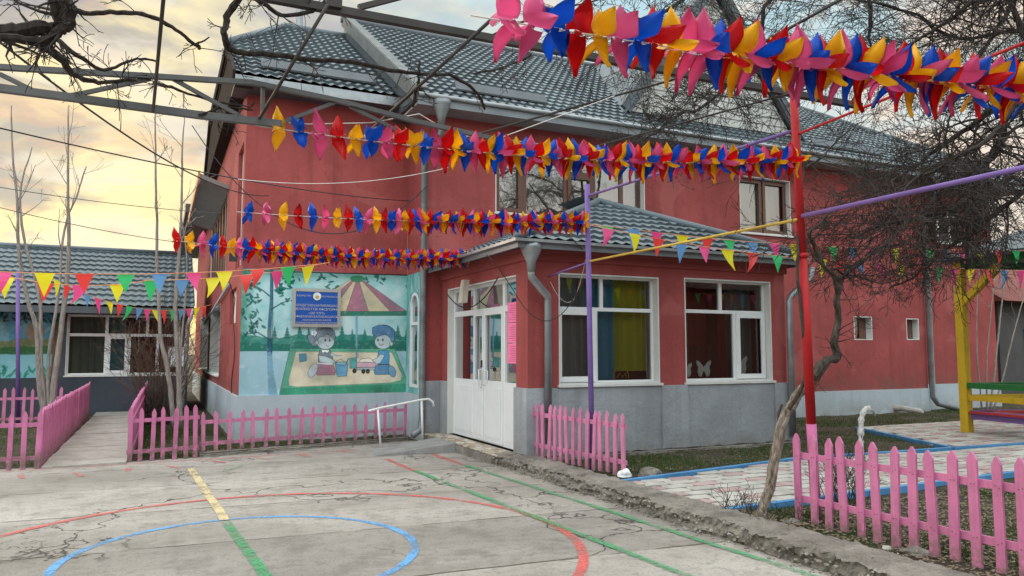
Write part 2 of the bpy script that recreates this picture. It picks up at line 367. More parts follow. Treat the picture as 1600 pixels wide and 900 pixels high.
def m_paint(name, c, lo=.44, hi=.56):
    n = NT(name); b = n.bsdf(n.mix(sc3(c, .82), sc3(c, 1.12), n.noise(6, 4, .6)), .75, n.noise(40, 4), .3, .004, fin=False)
    t = n.N.new('ShaderNodeBsdfTransparent'); m = n.N.new('ShaderNodeMixShader')
    w = n.math('ADD', n.math('MULTIPLY', n.noise(42, 5, .8), .6), n.math('MULTIPLY', n.noise(3.2, 5, .6), .4))
    n.L.new(n.rng(w, lo, hi), m.inputs[0]); n.L.new(t.outputs[0], m.inputs[1]); n.L.new(b.outputs[0], m.inputs[2]); n.L.new(m.outputs[0], n.out.inputs[0]); return n.m
M['pt_blue'] = m_paint('blue_line_paint', srgb(98, 156, 206), .40, .52)
M['pt_red'] = m_paint('worn_red_line_paint', srgb(206, 98, 92), .41, .55)
M['pt_green'] = m_paint('worn_green_line_paint', srgb(74, 150, 102), .42, .56)
M['pt_cream'] = m_paint('cream_line_paint', srgb(206, 188, 146), .39, .52)
M['pt_faint'] = m_paint('faded_pink_line_paint', srgb(212, 120, 116), .44, .60)
M['pt_faintg'] = m_paint('faded_green_line_paint', srgb(110, 170, 120), .47, .62)
M['bluekerb'] = m_plain('blue_painted_kerb', srgb(76, 136, 184), .6, .2, 5, .3, 0, .4, 7, None, (.30, .31, .32))
M['paver_w'] = m_plain('white_concrete_paver', (.42, .40, .365), .85, .26, 4, .5, 0, .3, 9, 50, (.25, .23, .20))
M['paver_p'] = m_plain('pink_concrete_paver', (.38, .275, .265), .85, .25, 4, .5, 0, .3, 9, 50, (.25, .2, .18))
def m_mosaic():
    n = NT('broken_tile_step_top'); e = n.voro(9); c = n.voro(9, 'F1'); cc = n.N.new('ShaderNodeTexVoronoi'); cc.inputs['Scale'].default_value = 9
    n.L.new(n.tc.outputs['Object'], cc.inputs['Vector']); r = n.N.new('ShaderNodeSeparateColor'); n.L.new(cc.outputs['Color'], r.inputs[0])
    col = n.mix((.48, .40, .30), (.30, .20, .13), n.rng(r.outputs[0], .5, .55)); col = n.mix(col, (.60, .56, .48), n.rng(r.outputs[1], .7, .72))
    col = n.mix((.20, .18, .16), col, n.rng(e, .02, .05)); n.bsdf(col, .6, n.rng(e, 0, .05), .4, .01); return n.m
M['mosaic'] = m_mosaic()
PW = {'pink': m_plastic('pink_pinwheel_plastic', srgb(230, 108, 160)), 'blue': m_plastic('blue_pinwheel_plastic', srgb(20, 100, 212)),
      'red': m_plastic('red_pinwheel_plastic', srgb(218, 28, 34)), 'yellow': m_plastic('yellow_pinwheel_plastic', srgb(246, 196, 32))}
FL = {'pink': m_plastic('pink_flag_film', srgb(240, 84, 150)), 'blue': m_plastic('light_blue_flag_film', srgb(104, 156, 212)), 'red': m_plastic('coral_flag_film', srgb(238, 74, 70)),
      'green': m_plastic('green_flag_film', srgb(62, 196, 116)), 'yellow': m_plastic('yellow_flag_film', srgb(238, 228, 46))}
# ============================================================ SETTING: ground, court, path, garden
YM, YW, XP = 13.2, 14.4, 4.72        # main facade plane, mural wall plane, porch door wall plane
XM, XG = 4.42, 1.32                  # left corner of the main block, gable wall plane
YP = 9.6                             # porch front plane
PR = 9.56                            # porch right corner
def sheet(name, poly, z, mat, kind='structure'):
    m = MB(); m.add([(x, y, z) for x, y in poly], [tuple(range(len(poly)))]); o = m.build(name, mat, weld=False)
    return tag(o, kind=kind)
sheet('ground', [(-400, -400), (400, -400), (400, 400), (-400, 400)], -.03, M['soil'])
def grid_sheet(name, x0, x1, y0, y1, n1, n2, zf, mat):
    m = MB(); vs = []; fs = []
    for j in range(n2+1):
        for i in range(n1+1):
            x = x0+(x1-x0)*i/n1; y = y0+(y1-y0)*j/n2; vs.append((x, y, zf(x, y)))
    for j in range(n2):
        for i in range(n1): a = j*(n1+1)+i; fs.append((a, a+1, a+n1+2, a+n1+1))
    m.add(vs, fs); o = m.build(name, mat, smooth=True, weld=False); return tag(o, kind='structure')
court = sheet('court', [(-22, -16), (4.46, -16), (4.46, 12.95), (4.15, 13.30), (.58, 12.55), (-1.4, 12.42), (-22, 12.30)], 0.0, M['concrete'])
nz3 = lambda x, y, z=0: mnoise.noise(Vector((x, y, z)))
grid_sheet('garden_soil', 4.62, 34, -14, YM+1.5, 200, 190, lambda x, y: .085+.022*nz3(x*1.7, y*1.7)+.012*nz3(x*7, y*7), M['soil'])
grid_sheet('left_garden_soil', -14, XG+3.2, 12.45, 22.6, 110, 70, lambda x, y: -.012+.02*nz3(x*2, y*2)+.008*nz3(x*8, y*8)-(.05 if -1.46 < x < -.28 or y < 12.75+max(0, x-.4)*.26 else 0), M['soil'])
# path with slab joints
m = MB(); random.seed(5); y = 12.2
while y < 22.4:
    L = .74; m.box((-1.40+random.uniform(-.01, .01), y, -.04), (-.36, min(y+L-.015, 22.4), .028+random.uniform(-.004, .008)), jit=.004); y += L
tag(m.build('path', M['path']), kind='structure')
# court lines
def strip(name, pts, w, mat, closed=False, z=.004):
    pts = [Vector((p[0], p[1], 0)) for p in pts]; m = MB(); n = len(pts); vs = []; fs = []
    for i in range(n):
        a = pts[(i-1) % n] if (closed or i) else pts[i]; b = pts[(i+1) % n] if (closed or i < n-1) else pts[i]
        t = (b-a).normalized(); s = Vector((-t.y, t.x, 0)); ww = w*(1+.12*mnoise.noise(pts[i]*3.1))
        vs += [pts[i]+s*ww/2+Vector((0, 0, z)), pts[i]-s*ww/2+Vector((0, 0, z))]
    for i in range(n if closed else n-1):
        j = (i+1) % n; fs.append((2*i, 2*i+1, 2*j+1, 2*j))
    m.add(vs, fs); return tag(m.build(name, mat, weld=False), kind='structure')
def sub(p, q, n=24, wob=.012):
    p = Vector(p); q = Vector(q); return [p.lerp(q, i/n) + Vector((wob*nz3(i*.7, 3.3), wob*nz3(i*.6, 9.1))) for i in range(n+1)]
circ = lambda cx, cy, rx, ry, a0=0, a1=360, n=96: [(cx+rx*math.cos(RAD(a0+(a1-a0)*i/n)), cy+ry*math.sin(RAD(a0+(a1-a0)*i/n))) for i in range(n)]
strip('court_marking', circ(.68, 6.48, 1.34, 1.34), .07, M['pt_blue'], True)
strip('court_marking', circ(.84, 6.44, 2.53, 2.50), .08, M['pt_red'], True, .006)
g = lambda u, v: tuple(atz(u, v, 0))[:2]
strip('court_marking', sub(g(298, 733), g(352, 814)), .09, M['pt_cream'], z=.009)
strip('court_marking', sub(g(353, 816), (.98, 2.0)), .085, M['pt_green'], z=.009)
strip('court_marking', sub((3.13, 11.15), (3.17, 9.9), 8), .075, M['pt_red'])
strip('court_marking', sub((3.17, 9.9), (3.62, 2.0)), .075, M['pt_green'], z=.009)
strip('court_marking', sub((3.93, 11.35), (3.96, 10.1), 8), .075, M['pt_red'])
strip('court_marking', sub((3.96, 10.1), (4.36, 2.6)), .075, M['pt_green'], z=.009)
strip('court_marking', sub((-9, 11.75), (3.0, 12.35), 40, .02), .06, M['pt_faint'])
for k, (u, v, dx) in enumerate([(35, 745, .05), (125, 742, .08), (200, 735, .0), (272, 730, .1), (345, 722, .1), (415, 717, .12), (478, 712, .1), (540, 706, .1)]):
    p = Vector(g(u, v)); strip('court_marking', sub(p+Vector((-dx, .17)), p+Vector((dx*.6, -.17)), 5), .07, M['pt_faint'], z=.008)
strip('court_marking', sub(g(210, 742), g(345, 738), 10), .05, M['pt_faintg'], z=.008)
strip('court_marking', sub(g(352, 737), g(378, 728), 5), .07, M['pt_faintg'], z=.008)

# ---- crumbling kerb along the court: faceted solid with broken edge
def rough_kerb(name, p0, p1, w, h, label, seed=0, chunk=.05, n=None, mat=None):
    p0 = Vector((*p0, 0)); p1 = Vector((*p1, 0)); L = (p1-p0).length; n = n or int(L/.028); t = (p1-p0).normalized(); s = Vector((-t.y, t.x, 0))   # s: left of travel
    m = MB(); rows = []
    prof = [(0, -.05), (0.0, .01), (.01, h*.25), (.0, h*.5), (.012, h*.72), (.004, h*.9), (.035, h), (.09, h+.004), (w*.4, h+.008), (w*.7, h+.004), (w*.93, h), (w, h-.03), (w, -.05)]
    for i in range(n+1):
        q = p0+t*(L*i/n); row = []
        for k, (a, b) in enumerate(prof):
            e = Vector((q.x*1, q.y*1, k*.37+seed))
            big = mnoise.noise(e*1.6)*chunk; sm = mnoise.noise(Vector((q.x*9, q.y*9, k*1.3+seed)))*chunk*.7; vs = mnoise.noise(Vector((q.x*34, q.y*34, k*2.3+seed)))*chunk*.55
            d = big+sm+vs; amp = 1.0 if 1 <= k <= 7 else .25
            if k in (4, 5, 6, 7): d += max(0, mnoise.noise(Vector((q.x*1.3, q.y*1.3, 5+seed))))*chunk*1.2
            row.append(q + s*(a + d*amp) + Vector((0, 0, b + (sm+vs)*(.5 if 2 <= k <= 10 else 0) - (max(0, d)*.6 if k in (6, 7) else 0))))
        rows.append(row)
    k = len(prof)
    for r in rows: m.v.extend([tuple(p) for p in r])
    for i in range(n):
        for j in range(k-1): m.f.append((i*k+j, i*k+j+1, (i+1)*k+j+1, (i+1)*k+j)); m.m.append(0)
    m.f.append(tuple(range(k))); m.m.append(0); m.f.append(tuple(n*k+j for j in range(k-1, -1, -1))); m.m.append(0)
    o = m.build(name, mat or M['kerb'], smooth=False); return tag(o, label, 'kerb')
rough_kerb('concrete_kerb', (4.40, 10.05), (4.52, -6), .42, .155, 'long crumbling grey concrete kerb between the court and the garden', 0, .055)
rough_kerb('concrete_kerb', (.62, 12.50), (4.10, 13.20), .12, .075, 'low grey concrete kerb under the pink fence below the mural', 4, .014)
rough_kerb('concrete_rubble_strip', (4.9, 9.44), (PR+.1, 9.44), .12, .13, 'broken concrete skirting along the foot of the porch front wall', 9, .03)
bm = bmesh.new(); rr_ = random.Random(17)
for q_ in range(1500):
    y_ = 10.0-rr_.random()**1.0*11; f_ = rr_.random(); top_ = rr_.random() < .35
    x_ = 4.40+(4.52-4.40)*(10.05-y_)/16.05
    loc_ = (x_+rr_.uniform(.02, .40), y_, .158+rr_.uniform(-.006, .004)) if top_ else (x_+rr_.gauss(-.005, .025)-(.05 if f_ < .25 else 0), y_, rr_.uniform(.0, .14) if f_ >= .25 else .006)
    sz = rr_.uniform(.004, .010) if top_ else rr_.uniform(.006, .022)
    r_ = bmesh.ops.create_icosphere(bm, subdivisions=1, radius=sz, matrix=Matrix.Translation(loc_) @ Matrix.Rotation(rr_.uniform(0, 6), 4, 'Z') @ Matrix.Diagonal((1, rr_.uniform(.5, .9), rr_.uniform(.4, .8), 1)))
    for v_ in r_['verts']: v_.co += Vector((rr_.gauss(0, sz*.14), rr_.gauss(0, sz*.14), rr_.gauss(0, sz*.14)))
me_ = bpy.data.meshes.new('kerb_gravel'); bm.to_mesh(me_); bm.free(); me_.materials.append(m_rough_concrete('loose_aggregate', (.16, .145, .125), (.42, .39, .35), .5)); o_ = bpy.data.objects.new('kerb_gravel', me_); COL.objects.link(o_)
tag(o_, 'exposed gravel and crumbs of concrete along the broken kerb', 'gravel', kind='stuff')
# entrance step and ramp
st = thing('entrance_step', 'raised concrete entrance step topped with broken beige tiles', 'step', (4.5, 11.5, 0))
m = MB(); m.box((4.34, 10.0, -.05), (4.80, 13.12, .118), jit=.006); m.build('step_block', M['kerb'], st)
m = MB(); m.box((4.36, 9.75, .1225), (4.74, 13.10, .138)); m.build('tiled_top', M['mosaic'], st)
m = MB(); a = [Vector(p) for p in ((3.05, 11.52, .002), (4.335, 11.42, .002), (4.335, 12.35, .002), (3.25, 12.42, .002))]
b = [Vector(p) for p in ((3.04, 11.53, .012), (4.335, 11.43, .142), (4.335, 12.34, .142), (3.24, 12.41, .012))]
m.add(a+b, [(0, 3, 2, 1), (4, 5, 6, 7), (0, 1, 5, 4), (1, 2, 6, 5), (2, 3, 7, 6), (3, 0, 4, 7)])
tag(m.build('entrance_ramp', M['ramp']), 'small grey concrete wheelchair ramp leading up to the entrance step', 'ramp')
hr = thing('handrail', 'white bent pipe handrail beside the entrance ramp', 'handrail', (3.6, 12.45, 0))
pa, pb = Vector((3.36, 12.30, .03)), Vector((4.12, 12.42, .10))
m = MB(); m.tube([pa, pa+Vector((-.06, 0, .62))], .018, 10); m.build('post', M['white'], hr, True)
m = MB(); m.tube([pb, pb+Vector((-.03, 0, .66))], .018, 10); m.build('post', M['white'], hr, True)
m = MB(); m.tube([pa+Vector((-.22, -.02, .60)), pa+Vector((-.06, 0, .635)), pb+Vector((-.03, 0, .68)), pb+Vector((.10, .0, .69)), pb+Vector((.17, 0, .64)), pb+Vector((.19, 0, .56))], .018, 10); m.build('top_rail', M['white'], hr, True)

# ---- paved paths: interlocking pavers, one sheet per path
def pavers(name, poly, z, rot=0.0, sx=.38, sy=.20):
    def inside(x, y):
        c = False; n = len(poly)
        for i in range(n):
            x1, y1 = poly[i]; x2, y2 = poly[(i+1) % n]
            if (y1 > y) != (y2 > y) and x < (x2-x1)*(y-y1)/(y2-y1)+x1: c = not c
        return c
    m = MB(); xs = [p[0] for p in poly]; ys = [p[1] for p in poly]; random.seed(3)
    j = 0; y = min(ys)
    while y < max(ys):
        i = 0; x = min(xs) + (sx*.5 if j % 2 else 0)
        while x < max(xs):
            if inside(x, y):
                w, h, c = sx*.5-.012, sy*.5-.012, sx*.12
                out = [(-w-c*.4, 0), (-w+c*.5, -h), (-c*.3, -h+.006), (w-c*.5, -h), (w+c*.4, 0), (w-c*.5, h), (c*.3, h-.006), (-w+c*.5, h)]
                k = random.uniform(-.003, .003); tl = random.uniform(-.01, .01); pk = 1 if (i % 2 == 0 and j % 2 == 0) or random.random() < .06 else 0
                b = .012
                bot = [(x+a, y+d, z-.03) for a, d in out]; top = [(x+a, y+d, z-.004+k+tl*a) for a, d in out]; tp = [(x+a*(1-b/w), y+d*(1-b/h), z+k+tl*a) for a, d in out]
                n = 8; m.add(bot+top+tp, [(q, (q+1) % n, n+(q+1) % n, n+q) for q in range(n)]+[(n+q, n+(q+1) % n, 2*n+(q+1) % n, 2*n+q) for q in range(n)]+[tuple(range(2*n, 3*n))], pk)
            x += sx; i += 1
        y += sy; j += 1
    return tag(m.build(name, [M['paver_w'], M['paver_p']], weld=False), kind='structure')
pavers('paved_path', [(4.86, 5.72), (13.8, 6.15), (13.8, 7.55), (9.5, 7.75), (8.0, 7.86), (4.86, 7.35)], .125)
pavers('paved_terrace', [(11.2, 7.75), (16.5, 7.35), (21, 7.2), (21, 10.6), (12.4, 10.6)], .13)
def bkerb(p, q, label):
    m = MB(); m.bar((*p, .085), (*q, .085), .07, .12); n = 1
    return tag(m.build('blue_kerb', M['bluekerb']), label, 'kerb', 'blue painted garden kerbs')
bkerb((4.80, 7.38), (8.05, 7.92), 'blue painted kerb at the far side of the pink and white pavers')
bkerb((8.05, 7.92), (13.8, 7.60), 'blue kerb edging the paved path beyond the wrapped white tap')
bkerb((4.72, 5.66), (8.4, 5.84), 'blue painted kerb passing behind the twisted vine trunk and the pink fence')
bkerb((8.4, 5.84), (13.8, 6.08), 'blue painted kerb at the right edge, behind the last pink pickets')
bkerb((11.0, 7.72), (16.4, 7.32), 'blue kerb along the near edge of the gazebo paving')
bkerb((11.05, 7.76), (12.3, 10.6), 'blue kerb along the left edge of the gazebo paving')

# ---- grass and litter of the garden (uncountable)
def grass(name, label, areas, n, hmin, hmax, mat):
    m = MB(); random.seed(21)
    for (x0, x1, y0, y1, z, wt) in areas:
        for _ in range(int(n*wt)):
            x = random.uniform(x0, x1); y = random.uniform(y0, y1)
            if mnoise.noise(Vector((x*.9, y*.9, 2))) < random.uniform(-.3, .25): continue
            h = random.uniform(hmin, hmax); a = random.uniform(0, 6.28); w = random.uniform(.003, .007); lean = random.uniform(0, .6)*h; b = random.uniform(0, 6.28)
            dx, dy = math.cos(a)*w, math.sin(a)*w
            m.add([(x-dx, y-dy, z), (x+dx, y+dy, z), (x+math.cos(b)*lean, y+math.sin(b)*lean, z+h)], [(0, 1, 2)])
    return tag(m.build(name, mat, weld=False), label, 'grass', kind='stuff')
n_ = NT('short_grass'); n_.bsdf(n_.mix((.030, .062, .014), (.085, .12, .030), n_.noise(5, 4)), .8, spec=.2); M['grass'] = n_.m
grass('grass', 'short patchy green grass in the garden beds around the building', [
    (4.9, 9.6, 7.95, 9.3, .08, .18), (9.6, 21, 7.95, 13.0, .08, .9), (5.3, 12, 2.0, 5.6, .08, .9), (-5, -1.5, 12.7, 22, -.01, .35), (-.2, 1.2, 12.75, 18, -.01, .30), (1.2, 4.1, 13.2, 14.2, -.01, .08), (4.85, 5.6, 5.0, 5.6, .08, .08)], 42000, .02, .075, M['grass'])
n_ = NT('dead_leaf_litter'); n_.bsdf(n_.mix((.10, .070, .045), (.30, .24, .17), n_.noise(9, 4)), .9, spec=.2); M['litter'] = n_.m
m = MB(); random.seed(8)
for (x0, x1, y0, y1, z, k) in ((4.9, 9.6, 7.95, 9.4, .105, 1500), (4.95, 8.5, 1.8, 5.5, .115, 11000), (9.6, 18, 8, 13, .11, 2200), (-4.5, -1.5, 12.6, 19, .01, 700), (-.2, 1.2, 12.8, 17, .01, 500), (4.75, 5.1, 4.9, 5.7, .13, 700)):
    for _ in range(k):
        x, y = random.uniform(x0, x1), random.uniform(y0, y1); s_ = random.uniform(.006, .026); a = random.uniform(0, 6.3); e = random.uniform(-.4, .4)*s_
        m.add([(x+s_*math.cos(a), y+s_*math.sin(a), z+e), (x+s_*.5*math.cos(a+1.6), y+s_*.5*math.sin(a+1.6), z), (x-s_*math.cos(a), y-s_*math.sin(a), z+.004), (x+s_*.5*math.cos(a-1.6), y+s_*.5*math.sin(a-1.6), z)], [(0, 1, 2, 3)])
tag(m.build('leaf_litter', M['litter'], weld=False), 'dry brown leaves and twigs scattered over the garden soil', 'leaf litter', kind='stuff')
def stone(name, loc, s, label, cat, mat, seed=0, flat=.6):
    bm = bmesh.new(); bmesh.ops.create_icosphere(bm, subdivisions=3, radius=1)
    for v in bm.verts:
        d = mnoise.noise(v.co*1.3+Vector((seed, 0, 0)))*.35+mnoise.noise(v.co*4+Vector((seed, 3, 0)))*.10; v.co = v.co*(1+d); v.co = Vector((v.co.x*s, v.co.y*s*.75, max(-.3, v.co.z)*s*flat))
    me = bpy.data.meshes.new(name); bm.to_mesh(me); bm.free(); me.materials.append(mat); o = bpy.data.objects.new(name, me); COL.objects.link(o); o.location = loc; return tag(o, label, cat)
stone('stone', (5.02, 5.02, .12), .07, 'brown earthy stone at the foot of the vine by the right fence', 'stone', M['kerb'], 1)
stone('stone', (4.97, 4.05, .14), .035, 'small pale round pebble under the middle of the right fence', 'stone', M['paver_w'], 2)
stone('stone', (5.15, 3.95, .11), .11, 'grey broken concrete lump behind the right fence pickets', 'stone', M['kerb'], 3, .4)
p = atz(1015, 745, .1); stone('stone', (p.x, p.y, .13), .15, 'brown brick-like lump on the soil beside the white rag', 'stone', M['kerb'], 4, .55)
p = atz(977, 746, .12); stone('plastic_bag', (p.x, p.y, .15), .085, 'crumpled white plastic bag at the end of the porch fence', 'bag', M['white'], 7, .8)

# ============================================================ KINDERGARTEN BUILDING
X_, Y_ = Vector((1, 0, 0)), Vector((0, 1, 0))
FN, LN = Vector((0, -1, 0)), Vector((-1, 0, 0))     # outward normals of the front and left walls
bl = thing('kindergarten_building', 'two storey red stucco kindergarten with grey tile roof and entrance porch', 'building', (XM, YM, 0))
def rects_frame(parent, o, U, N, rects, u0, u1, z0, z1, th, mat, name='frame', back=0):
    m = MB(); o2 = Vector(o) - Vector(N)*back; m.wall(o2+Vector(U)*u0, U, N, u1-u0, z0, z1, [(a-u0, b-u0, c, d) for a, b, c, d in rects], th)
    return m.build(name, mat, parent)
def window(o, U, N, u0, u1, z0, z1, lights, depth=.17, frame='white', glass='glass', reveal='reveal', sashes=(), label=None, curtains=None, name='window', sill=True, fw=.055):
    """o,U,N: wall frame. lights: rects in 0..1 of the opening. returns the window part"""
    o = Vector(o); U = Vector(U); N = Vector(N)
    m = MB(); t = .02
    def ub(a, b, c, d, n0, n1):
        vs = [o+U*x+Vector((0, 0, z))+N*n for n in (n0, n1) for z in (c, d) for x in (a, b)]
        m.add(vs, [(0, 2, 3, 1), (4, 5, 7, 6), (0, 1, 5, 4), (2, 6, 7, 3), (0, 4, 6, 2), (1, 3, 7, 5)])
    ub(u0, u0+t, z0, z1, -depth-.05, .004); ub(u1-t, u1, z0, z1, -depth-.05, .004); ub(u0+t, u1-t, z1-t, z1, -depth-.05, .004); ub(u0+t, u1-t, z0, z0+t, -depth-.05, .004)
    if sill: ub(u0-.03, u1+.03, z0-.035, z0, -.02, .05)
    w = m.build(name, M[reveal], bl)
    if label: w['label'] = label
    a0, a1, b0, b1 = u0+t, u1-t, z0+t, z1-t
    R = [(a0+(a1-a0)*p+fw/2, a0+(a1-a0)*q-fw/2, b0+(b1-b0)*r+fw/2, b0+(b1-b0)*s-fw/2) for p, q, r, s in lights]
    rects_frame(w, o, U, N, R, a0, a1, b0, b1, .06, M[frame], 'frame', depth-.03)
    for i in sashes:
        a, b, c, d = R[i]; s_ = .035
        rects_frame(w, o, U, N, [(a+s_+.03, b-s_-.03, c+s_+.03, d-s_-.03)], a-.012, b+.012, c-.012, d+.012, .03, M[frame], 'sash', depth-.062)
    for (a, b, c, d) in R:
        m = MB(); P = lambda x, z, n: o+U*x+Vector((0, 0, z))-N*n
        m.add([P(a-.01, c-.01, depth), P(b+.01, c-.01, depth), P(b+.01, d+.01, depth), P(a-.01, d+.01, depth)], [(0, 1, 2, 3)]); m.build('pane', M[glass], w, weld=False)
    for (p, q, r, s, mt, dd) in (curtains or ()):
        m = MB(); n = max(8, int((a1-a0)*(q-p)/.018)); vs = []
        for i in range(n+1):
            x = a0+(a1-a0)*(p+(q-p)*i/n); dn = depth+dd+.038*math.sin(i*.62+.9*math.sin(i*.23))
            vs += [P(x, b0+(b1-b0)*r, dn), P(x, b0+(b1-b0)*s, dn*.99+.01)]
        m.add(vs, [(2*i, 2*i+2, 2*i+3, 2*i+1) for i in range(n)]); m.build('curtain', mt, w, smooth=True, weld=False)
    return w
def cm(name, c, tr=.35):
    n = NT(name); b = n.bsdf(c, .85, fin=False, spec=.1); t = n.N.new('ShaderNodeBsdfTranslucent'); t.inputs[0].default_value = (*c, 1)
    m = n.N.new('ShaderNodeMixShader'); m.inputs[0].default_value = tr; n.L.new(b.outputs[0], m.inputs[1]); n.L.new(t.outputs[0], m.inputs[2]); n.L.new(m.outputs[0], n.out.inputs[0]); return n.m
CB, CY, CR, CO, CW, CG = cm('blue_curtain', (.08, .38, .58)), cm('yellow_curtain', (.58, .54, .05)), cm('maroon_curtain', (.34, .05, .05)), cm('brown_curtain', (.40, .17, .09)), cm('pale_net_curtain', (.50, .60, .54)), cm('grey_blind', (.26, .29, .30))

# --- walls with their openings
EZ = 6.2                                      # height of the main wall under the eave
zA = 4.28
opsM = [(5.80-XM, 9.28-XM, zA, 5.75), (11.88-XM, 13.42-XM, 4.30, 5.62)]
ub = lambda u, v: aty(u, v, YM)
s1, s2 = (ub(1335, 531), ub(1362, 495)), (ub(1417, 531), ub(1435, 498))
c1 = (ub(1464, 380), ub(1500, 339))
opsM += [(s1[0].x-XM, s1[1].x-XM, s1[0].z, s1[1].z), (s2[0].x-XM, s2[1].x-XM, s2[0].z, s2[1].z)]
XR1, XR2 = 17.95, 21.25
m = MB(); m.wall((XM, YM, 0), X_, FN, XR1-XM, .62, EZ+.25, opsM, .35)
m.wall((XM, YW, 0), -Y_, LN, -.001+0, 0, 1, [], .01) if False else None
m.box((XR1, YM+.28, .70), (XR2, YM+.6, EZ+.25)); m.box((XR2-.35, YM+.6, .3), (XR2, YM+9, EZ+.25)); m.box((XR1-.35, YM+.35, .3), (XR1, YM+.6, EZ+.2))
m.build('wall', M['red'], bl)
aw0, aw1 = 12.98+.55, YW-.22                  # arched window on the return wall: Y range
m = MB(); m.wall((XM, YM+.35, 0), Y_, LN, YW-YM-.35, .8, EZ+.25, [(.07, .60, .92, 2.72)], .35); m.build('return_wall', M['red'], bl)
m = MB(); m.wall((XG, YW, 0), X_, FN, XM-.001-XG, .8, 6.75, [], .35); m.build('wing_wall', M['red'], bl)
yv = lambda u: YW*124.0/(u-248.0)             # where a sight line crosses the gable wall
G = [(yv(340), yv(325), 1.02, 2.75), (yv(322), yv(310), 1.02, 2.75), (yv(345)-.1, yv(322), 3.35, 5.3), (yv(364), yv(354), 2.15, 2.85), (yv(369), yv(361), 3.2, 5.55)]
m = MB(); m.wall((XG, YW+.35, 0), Y_, LN, 32.65-YW, .8, 6.75, [(max(.002, a-YW-.35), b-YW-.35, c, d) for a, b, c, d in G], .30)
m.add([(XG+.001, YW+.35, 6.75), (XG+.001, 16.2, 7.86), (XG+.001, 22, 7.86), (XG+.001, 23.9, 6.75), (XG+.30, YW+.35, 6.75), (XG+.30, 16.2, 7.86), (XG+.30, 22, 7.86), (XG+.30, 23.9, 6.75)], [(0, 1, 2, 3), (7, 6, 5, 4), (0, 4, 5, 1), (1, 5, 6, 2), (2, 6, 7, 3)])
m.build('gable_wall', M['red'], bl)
# plinths
m = MB(); m.box((PR-.2, YM-.05, -.03), (XR1, YM+.3, .66), jit=.004); m.box((XR1-.02, YM+.24, -.03), (XR2+.04, YM+.6, .74)); m.build('plinth', M['plinth_light'], bl)
m = MB(); m.box((XG-.05, YW-.045, -.03), (XM+.05, YW+.35, .805)); m.box((XG-.048, YW+.34, -.03), (XG+.3, 33, .80)); m.box((XM-.05, YM-.03, -.03), (XM+.32, YW-.046, .805)); m.build('plinth', M['plinth_light'], bl)

# --- upper windows (brown frames)
o0 = (XM, YM, 0)
window(o0, X_, FN, *opsM[0], [(0, .185, 0, 1), (.185, .205, 0, 1), (.205, .47, 0, 1), (.47, .66, 0, .62), (.47, .66, .62, 1), (.66, .86, 0, 1), (.86, 1, 0, 1)][0:1]+[(.195, .47, 0, 1), (.47, .66, 0, .66), (.47, .66, .66, 1), (.66, .86, 0, 1), (.86, 1, 0, 1)], frame='brown', glass='glass_up', sashes=(0, 2), fw=.09,
       label='wide brown framed upper window with pale green curtains', curtains=[(0, 1, .62, 1, CW, .12), (0, 1, 0, .64, cm('pale_roller_blind', (.52, .48, .45), .2), .30)])
window(o0, X_, FN, *opsM[1], [(0, .5, 0, 1), (.5, 1, 0, 1)], frame='brown', glass='glass_up', sashes=(0, 1), fw=.07, label='two pane brown framed upper window left of the red pole', curtains=[(0, .55, 0, 1, CW, .15), (.45, 1, 0, 1, CW, .25)])
for q in (2, 3): window(o0, X_, FN, *opsM[q], [(0, .66, 0, 1), (.66, 1, 0, 1)][:1], depth=.2, fw=.05, frame='brown', sill=False, glass='glass', label=['small square vent window nearer the porch', 'small square vent window nearer the downpipe'][q-2], curtains=[(0, 1, 0, 1, CO, .1)])
# far upper window behind the tree
w_ = MB(); a_, b_ = c1; w_.box((a_.x, YM-.02, a_.z), (b_.x, YM+.01, b_.z)); w_ = w_.build('window', M['reveal'], bl); w_['label'] = 'upper window hidden behind the bare tree branches'
m = MB(); m.box((a_.x+.08, YM-.035, a_.z+.08), ((a_.x+b_.x)/2-.04, YM-.024, b_.z-.08)); m.box(((a_.x+b_.x)/2+.04, YM-.035, a_.z+.08), (b_.x-.08, YM-.024, b_.z-.08)); m.build('pane', M['glass_dark'], w_)
# arched narrow window
aw = MB(); ya0, ya1, za0, za1 = YM+.42, YM+.95, .92, 2.46
def archpoly(i, n=14):
    r = (ya1-ya0)/2-i; c = (ya0+ya1)/2; return [(ya0+i, za0+i), (ya1-i, za0+i)]+[(c+r*math.cos(math.pi*k/n), za1-.0+r*math.sin(math.pi*k/n)) for k in range(n+1)]
A, B = archpoly(0), archpoly(.055); nA = len(A)
for (n0, n1) in ((-.05, .01),):
    vs = [(XM-n, y, z) for n in (n0, n1) for y, z in A]+[(XM-n, y, z) for n in (n0, n1) for y, z in B]
    for i in range(nA):
        j = (i+1) % nA
        aw.add([vs[nA+i], vs[nA+j], vs[3*nA+j], vs[3*nA+i]], [(0, 1, 2, 3)]); aw.add([vs[2*nA+i], vs[2*nA+j], vs[3*nA+j], vs[3*nA+i]], [(0, 1, 2, 3)]); aw.add([vs[i], vs[j], vs[nA+j], vs[nA+i]], [(0, 1, 2, 3)])
aw.box((XM-.008, ya0+.04, 2.10), (XM+.04, ya1-.04, 2.16))
aw = aw.build('window', M['white'], bl); aw['label'] = 'narrow white arched window beside the mural'
m = MB(); m.add([(XM+.03, y, z) for y, z in B], [tuple(range(len(B)))]); m.build('pane', M['glass_dark'], aw, weld=False)
